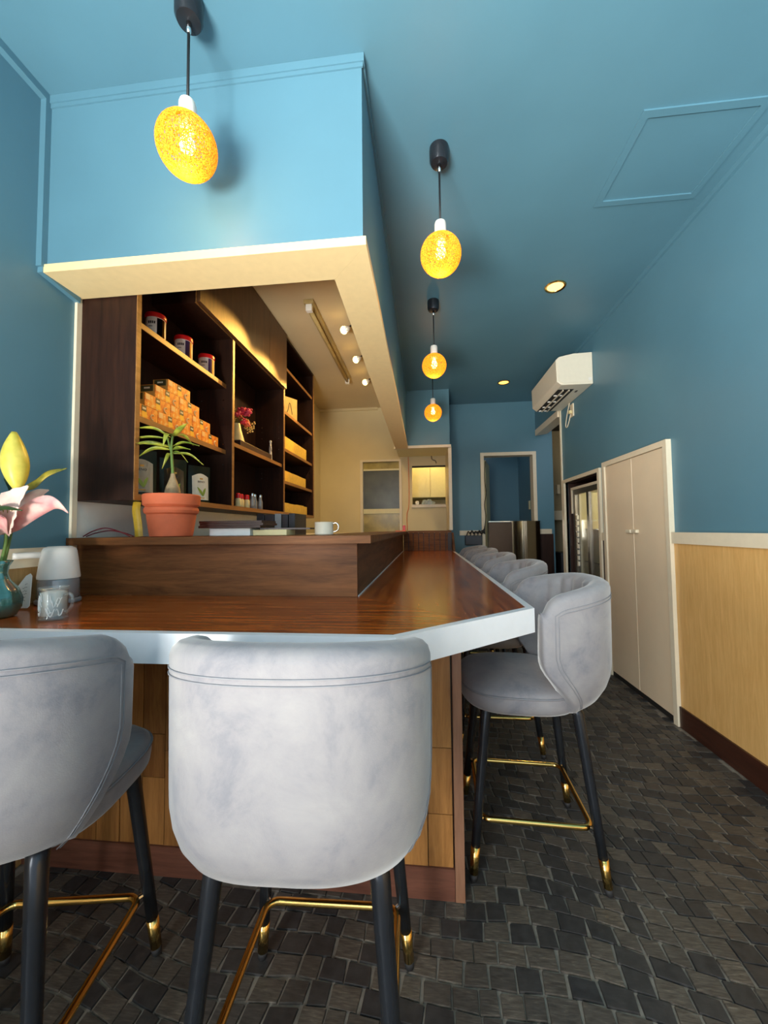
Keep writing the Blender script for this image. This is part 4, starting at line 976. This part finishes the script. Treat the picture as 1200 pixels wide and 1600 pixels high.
# ================================================================== LAMPS
def point(name, loc, e, c, r=.03):
    d = bpy.data.lights.new(name, 'POINT'); d.energy = e; d.color = c; d.shadow_soft_size = r
    o = bpy.data.objects.new(name, d); COL.objects.link(o); o.location = loc; return o
def spot(name, loc, target, e, c, ang, blend=.5, r=.03):
    d = bpy.data.lights.new(name, 'SPOT'); d.energy = e; d.color = c; d.spot_size = math.radians(ang); d.spot_blend = blend; d.shadow_soft_size = r
    o = bpy.data.objects.new(name, d); COL.objects.link(o); o.location = loc
    o.rotation_euler = (Vector(target) - Vector(loc)).to_track_quat('-Z', 'Y').to_euler(); return o
def make_pendant():
    t = thing('pendant_lamp', '', 'pendant lamp', group='orange woven pendant lamps')
    sharp(tobj('ceiling_cup', lathe(bmesh.new(), [(.040, 0), (.041, -.01), (.040, -.055), (.034, -.068), (.012, -.072)], 28), 'black', t), .6)
    tobj('cord_grip', lathe(bmesh.new(), [(.008, -.0725), (.006, -.105)], 12), 'chrome', t, True)
    tobj('cord', tube(bmesh.new(), [(0, 0, -.10), (0, 0, -.335)], .0042, 8), 'cable_black', t, True)
    sharp(tobj('lamp_holder', lathe(bmesh.new(), [(.010, -.318), (.022, -.324), (.0245, -.332), (.0245, -.405), (.022, -.409)], 24), 'lampwhite', t), .6)
    bm = bmesh.new(); rs = random.Random(3); rad = .083
    for k in range(120):
        ax = Vector((rs.gauss(0, 1), rs.gauss(0, 1), rs.gauss(0, 1))).normalized(); off = rs.uniform(-.45, .45) * rad
        s = ax.orthogonal().normalized(); q = ax.cross(s); r = math.sqrt(rad * rad - off * off); rr = .0012
        tube(bm, [Vector((0, 0, -.462)) + ax * off + r * (math.cos(2 * PI * i / 30) * s + math.sin(2 * PI * i / 30) * q) for i in range(30)], rr, 3, True)
    o = tobj('woven_shade', bm, 'string', t)
    tobj('bulb', lathe(bmesh.new(), [(.008, -.41), (.012, -.425), (.020, -.445), (.022, -.458), (.018, -.472), (.008, -.480), (.001, -.482)], 16), 'bulb', t, True)
    return t
pl = make_pendant()
for k, (x, y, lb) in enumerate(((-.682, 1.035, 'orange woven pendant lamp hanging in front of the blue soffit'), (.084, 1.58, 'orange woven pendant lamp nearest in the row along the counter'),
                            (.084, 2.68, 'orange woven pendant lamp second in the row along the counter'), (.10, 3.78, 'orange woven pendant lamp farthest back in the row along the counter'))):
    o = pl if k == 0 else copy_tree(pl); o.location = (x, y, ZC - .0005); o['label'] = lb
    point('pendant_light', (x, y, ZC - .54 - .025), 1.6, (1, .55, .16), .05)
def make_down():
    t = thing('downlight', '', 'downlight', group='recessed ceiling downlights')
    sharp(tobj('ring', lathe(bmesh.new(), [(.052, -.0005), (.066, -.0005), (.068, -.004), (.064, -.008), (.053, -.006), (.050, -.001)], 32, cap=False), 'brass', t))
    tobj('reflector', lathe(bmesh.new(), [(.050, -.001), (.051, -.0035)], 28), 'downbulb', t)
    return t
dl = make_down()
for k, (y, lb) in enumerate(((2.61, 'round warm ceiling downlight nearer the air conditioner front'), (4.30, 'round warm ceiling downlight far back near the teal back wall'))):
    o = dl if k == 0 else copy_tree(dl); o.location = (.885, y, ZC); o['label'] = lb
    spot('downlight_beam', (.885, y, ZC - .03), (.885, y, 0), 4.5, (1, .72, .38), 100, .6)
# kitchen fluorescent
fl = thing('fluorescent_light', 'yellowed unlit fluorescent batten on the kitchen ceiling', 'ceiling light', (-.775, 3.25, ZC))
tobj('housing', B(-.035, .035, -.70, .70, -.03, -.0005, bev=.004), 'tubecover', fl); tobj('tube', tube(bmesh.new(), [(0, -.66, -.055), (0, .66, -.055)], .014, 12), 'tubecover', fl, True)
for s in (-1, 1): tobj('socket', B(-.022, .022, s * .675 - .018, s * .675 + .018, -.078, -.0305, bev=.003), 'lampwhite', fl)
# kitchen spots
tr = tobj('light_track', B(-.535, -.505, 2.5, 4.15, ZC - .025, ZC - .0005), 'dark'); tag(tr, 'dark lighting track on the kitchen ceiling behind the soffit', 'track')
for k, (y, lb) in enumerate(((2.82, 'small kitchen spotlight nearest the soffit corner'), (3.33, 'small kitchen spotlight, middle of three on the track'), (3.86, 'small kitchen spotlight farthest along the track'))):
    t = thing('spotlight', lb, 'spotlight', (-.52, y, ZC - .0255), 0, 'kitchen track spotlights')
    tobj('stem', tube(bmesh.new(), [(0, 0, 0), (0, 0, -.03), (-.03, -.01, -.06)], .006, 8), 'black', t, True)
    dr = Vector((-.75, -.35, -.5)).normalized()
    a = Vector((-.02, -.005, -.055)); tobj('head', tube(bmesh.new(), [a, a + dr * .045], .016, 14, r1=.03), 'lampwhite', t, True)
    tobj('bulb', blob(bmesh.new(), a + dr * .046, .029, .029, .029, 14, 9), 'spotbulb', t, True)
    wp_ = Vector((-.52, y, ZC - .0255)) + a + dr * .075
    spot('spotlight_beam', wp_, (-1.15, 1.80 + .45 * k, 1.86 - .08 * k), 48, (1, .52, .10), 40, .35, .02)
    spot('spotlight_spill', wp_, wp_ + Vector((-.35, .25, -1)), 17, (1, .70, .30), 150, .9, .03)
point('pantry_lamp', (.1, 5.45, 2.3), 9, (1, .85, .5), .08)
point('back_room_lamp', (1.0, 5.7, 2.3), .5, (.9, .95, 1.0), .08)
point('passage_lamp', (1.9, 5.4, 2.4), 1.5, (1, .8, .5), .08)

# ================================================================== AIR CONDITIONER
ac = thing('air_conditioner', 'cream wall mounted air conditioner high on the blue wall', 'air conditioner', (1.25, 3.68, 2.28))
prof = [(1.3995, 2.285), (1.150, 2.285), (1.112, 2.315), (1.108, 2.50), (1.135, 2.525), (1.25, 2.548), (1.3995, 2.552)]
def ra(o): return rel(o, ac)
o = tobj('housing', prism_axis(bmesh.new(), prof, 3.31, 4.05, 'y'), 'ac'); bv = o.modifiers.new('bevel', 'BEVEL'); bv.width = .006; bv.segments = 2; ra(o)
ra(tobj('side_cap', prism_axis(bmesh.new(), [(1.375, 2.30), (1.155, 2.30), (1.128, 2.32), (1.124, 2.49), (1.145, 2.512), (1.25, 2.533), (1.375, 2.537)], 3.3065, 3.3098, 'y'), 'ac'))
ra(tobj('outlet', B(1.155, 1.285, 3.42, 4.03, 2.2815, 2.2848), 'dark'))
for x in (1.195, 1.245): ra(tobj('louvre', B(x, x + .006, 3.42, 4.03, 2.270, 2.2812), 'ac'))
for y in (3.55, 3.72, 3.88, 4.0):
    for x in (1.175, 1.225): ra(tobj('vane', B(x - .012, x + .012, y, y + .012, 2.272, 2.2812), 'lampwhite'))
ra(tobj('badge', B(1.318, 1.335, 3.46, 3.50, 2.2825, 2.2848), 'ink'))
bm = bmesh.new(); lathe(bm, [(.014, 0), (.014, .003)], 16); bm.transform(Matrix.Translation((1.372, 3.3062, 2.325)) @ Matrix.Rotation(PI / 2, 4, 'X')); ra(tobj('knock_out', bm, 'lampwhite'))
wc = thing('wall_cable', 'cream cable loop with outlet below the air conditioner', 'cable', (1.39, 3.85, 2.1))
rel(tobj('flex', tube(bmesh.new(), bez([(1.385, 3.80, 2.283), (1.38, 3.86, 2.18), (1.38, 3.90, 2.09), (1.38, 3.86, 2.07), (1.385, 3.82, 2.12), (1.39, 3.78, 2.19)], 6), .005, 8), 'white', None, True), wc)
rel(tobj('outlet_plate', B(1.388, 1.3995, 3.73, 3.80, 2.14, 2.26, bev=.002), 'white'), wc)
rel(tobj('plug', B(1.362, 1.3878, 3.75, 3.78, 2.17, 2.20, bev=.003), 'vasecream'), wc)

# ================================================================== DRINKS COOLER IN THE NICHE
fr = thing('drinks_cooler', 'tall glass door drinks cooler standing in the dark niche', 'cooler', (1.85, 3.6, 0))
def rf(o): return rel(o, fr)
FX = 1.45
bm = bmesh.new(); y0, y1, z1 = 3.285, 3.970, 1.47
box(bm, FX + .03, 2.14, y0, y0 + .03, .0, z1); box(bm, FX + .03, 2.14, y1 - .03, y1, 0, z1); box(bm, FX + .03, 2.14, y0 + .03, y1 - .03, z1 - .03, z1); box(bm, FX + .03, 2.14, y0 + .03, y1 - .03, 0, .12)
rf(tobj('cabinet', bm, 'coolerframe')); rf(tobj('back_liner', B(2.09, 2.139, y0 + .031, y1 - .031, .121, z1 - .031), 'cooler'))
for y in (y0 + .0305, y1 - .0505): rf(tobj('side_liner', B(FX + .04, 2.089, y, y + .02, .121, z1 - .031), 'cooler'))
for z in (.45, .78, 1.08): rf(tobj('wire_shelf', B(FX + .06, 2.088, y0 + .055, y1 - .055, z, z + .008), 'chrome'))
bm = bmesh.new(); box(bm, FX, FX + .029, y0, y0 + .045, .1, z1); box(bm, FX, FX + .029, y1 - .045, y1, .1, z1); box(bm, FX, FX + .029, y0 + .045, y1 - .045, z1 - .05, z1); box(bm, FX, FX + .029, y0 + .045, y1 - .045, .1, .16); box(bm, FX, FX + .029, 3.61, 3.655, .16, z1 - .05)
dd = rf(tobj('door', bm, 'coolerframe'))
for a, b in ((y0 + .046, 3.609), (3.656, y1 - .046)): rf(tobj('pane', B(FX + .010, FX + .016, a, b, .161, z1 - .051), 'clearglass'))
bm = bmesh.new(); box(bm, FX - .012, FX - .0005, y0, y1 + .02, z1 - .002, z1 + .022); box(bm, FX - .012, FX - .0005, y1, y1 + .02, 1.24, z1 - .002)
rf(tobj('white_trim', bm, 'white'))
for k in range(9): rf(tobj('lettering', B(FX - .0005, FX + .0095, 3.872, 3.905, .74 + .055 * k, .78 + .055 * k), 'pouchlabel'))
bm = bmesh.new(); lathe(bm, [(.03, 0), (.03, .003)], 20); bm.transform(Matrix.Translation((FX + .0095, 3.935, .93)) @ Matrix.Rotation(-PI / 2, 4, 'Y')); rf(tobj('sticker', bm, 'pouchlabel'))
o = tobj('cooler_plinth', B(1.45, 2.14, 3.28, 3.98, -.005, -.0006), 'dark'); rf(o)
point('cooler_lamp', (1.75, 3.63, 1.36), 3.0, (1, .9, .6), .04)

# ================================================================== BACK OF THE ROOM
sd = thing('steel_cabinet', 'low polished steel cabinet in front of the back doorway mirroring the room', 'cabinet', (1.07, 4.85, 0))
rel(tobj('door', B(.775, 1.042, 4.80, 4.815, .06, 1.175), 'bronze', label='brown brushed steel door'), sd)
rel(tobj('door', B(1.045, 1.368, 4.80, 4.815, .06, 1.18), 'steel', label='mirror polished steel door'), sd)
rel(tobj('body', B(.778, 1.365, 4.816, 4.93, 0, 1.172), 'coolerframe'), sd); rel(tobj('top_rim', B(.772, 1.372, 4.797, 4.935, 1.1805, 1.19), 'steel'), sd)
cbn = thing('cable_bundle', 'tangled black cables hanging at the left side of the back doorway', 'cable', (.62, 4.94, 1.0))
rel(tobj('box', B(.50, .71, 4.92, 4.975, .90, 1.02, bev=.006), 'black'), cbn)
for k in range(5):
    x0 = .52 + .045 * k
    rel(tobj('flex', tube(bmesh.new(), bez([(x0, 4.94, 1.015), (x0 + .02, 4.915, 1.07 + .01 * (k % 2)), (x0 + .04, 4.92, 1.04), (min(.74, x0 + .06), 4.93, 1.06), (.74, 4.92, 1.05 + .02 * k)], 5), .006, 6), 'cable_black', None, True), cbn)
o = tobj('door_cable', tube(bmesh.new(), bez([(.742, 4.95, 1.10), (.765, 4.965, 1.25), (.752, 4.965, 1.4), (.775, 4.965, 1.55), (.76, 4.97, 1.75), (.775, 4.97, 1.95)], 6), .005, 6), 'cable_black', None, True); tag(o, 'thin black cable running up the left jamb of the back doorway', 'cable')
o = tobj('switch_box', B(2.02, 2.06, 6.14, 6.1995, 1.62, 1.76, bev=.003), 'white'); tag(o, 'small white switch box on the beige passage wall', 'switch')
o = tobj('dark_bin', lathe(bmesh.new(), [(.12, 0), (.14, .01), (.16, .75), (.15, .76)], 24, (1.98, 5.85, 0)), 'black'); tag(o, 'black bin on the floor at the end of the passage', 'bin')
# through the serving hatch
pc = thing('pantry_cupboard', 'cream wall cupboard seen through the serving hatch', 'cupboard', (.07, 5.8, 1.55))
rel(tobj('body', B(-.54, .53, 5.52, 5.999, 1.55, 2.2), 'cupcream'), pc)
rel(tobj('door', B(-.25, .086, 5.50, 5.519, 1.553, 2.198, bev=.002), 'cupcream'), pc); rel(tobj('door', B(.091, .43, 5.50, 5.519, 1.553, 2.198, bev=.002), 'cupcream'), pc)
o = tobj('dark_gap_block', B(-.54, .53, 5.45, 5.999, .8, 1.36), 'dark'); tag(o, 'dark block filling the gap below the pantry cupboard', 'worktop')  # dark block put in for the dark gap under the cupboard
cl = thing('sill_cloth', 'crumpled pale blue cloth on the serving hatch sill', 'cloth', (.05, 5.05, 1.42))
bm = bmesh.new(); bmesh.ops.create_icosphere(bm, subdivisions=4, radius=1)
for v in bm.verts:
    d = 1 + .16 * math.sin(v.co.x * 7 + v.co.y * 3) + .12 * math.sin(v.co.y * 9 + v.co.z * 5)
    v.co = Vector((v.co.x * .075 * d, v.co.y * .035 * d, max(-.001, (v.co.z + .5) * .038 * d)))
tobj('fold', bm, 'cloth', cl, True)
bm = bmesh.new()
for k in range(8): a = k * PI / 4; blob(bm, (-.14 + .016 * math.cos(a), 0, .025 + .016 * math.sin(a)), .011, .01, .011, 8, 6)
blob(bm, (-.14, -.004, .025), .009, .009, .009, 8, 6)
fl2 = tobj('paper_flower', bm, 'paper', None, True); fl2.location = (.05, 5.05, 1.42); tag(fl2, 'small white paper flower beside the cloth on the hatch sill', 'ornament')
o = tobj('hatch_wire', tube(bmesh.new(), bez([(.10, 4.96, 2.035), (.11, 4.95, 1.99), (.15, 4.95, 1.97), (.16, 4.95, 1.94)], 5), .006, 6), 'coolerframe', None, True); tag(o, 'loose wire end hanging above the serving hatch', 'wire')
o = tobj('wall_flex', tube(bmesh.new(), bez([(-.195, 4.99, 2.035), (-.19, 4.99, 1.7), (-.195, 4.99, 1.4), (-.22, 4.99, 1.3), (-.22, 4.99, 1.09)], 6), .004, 6), 'orange', None, True); tag(o, 'thin brown cable running down the wall left of the serving hatch', 'cable')
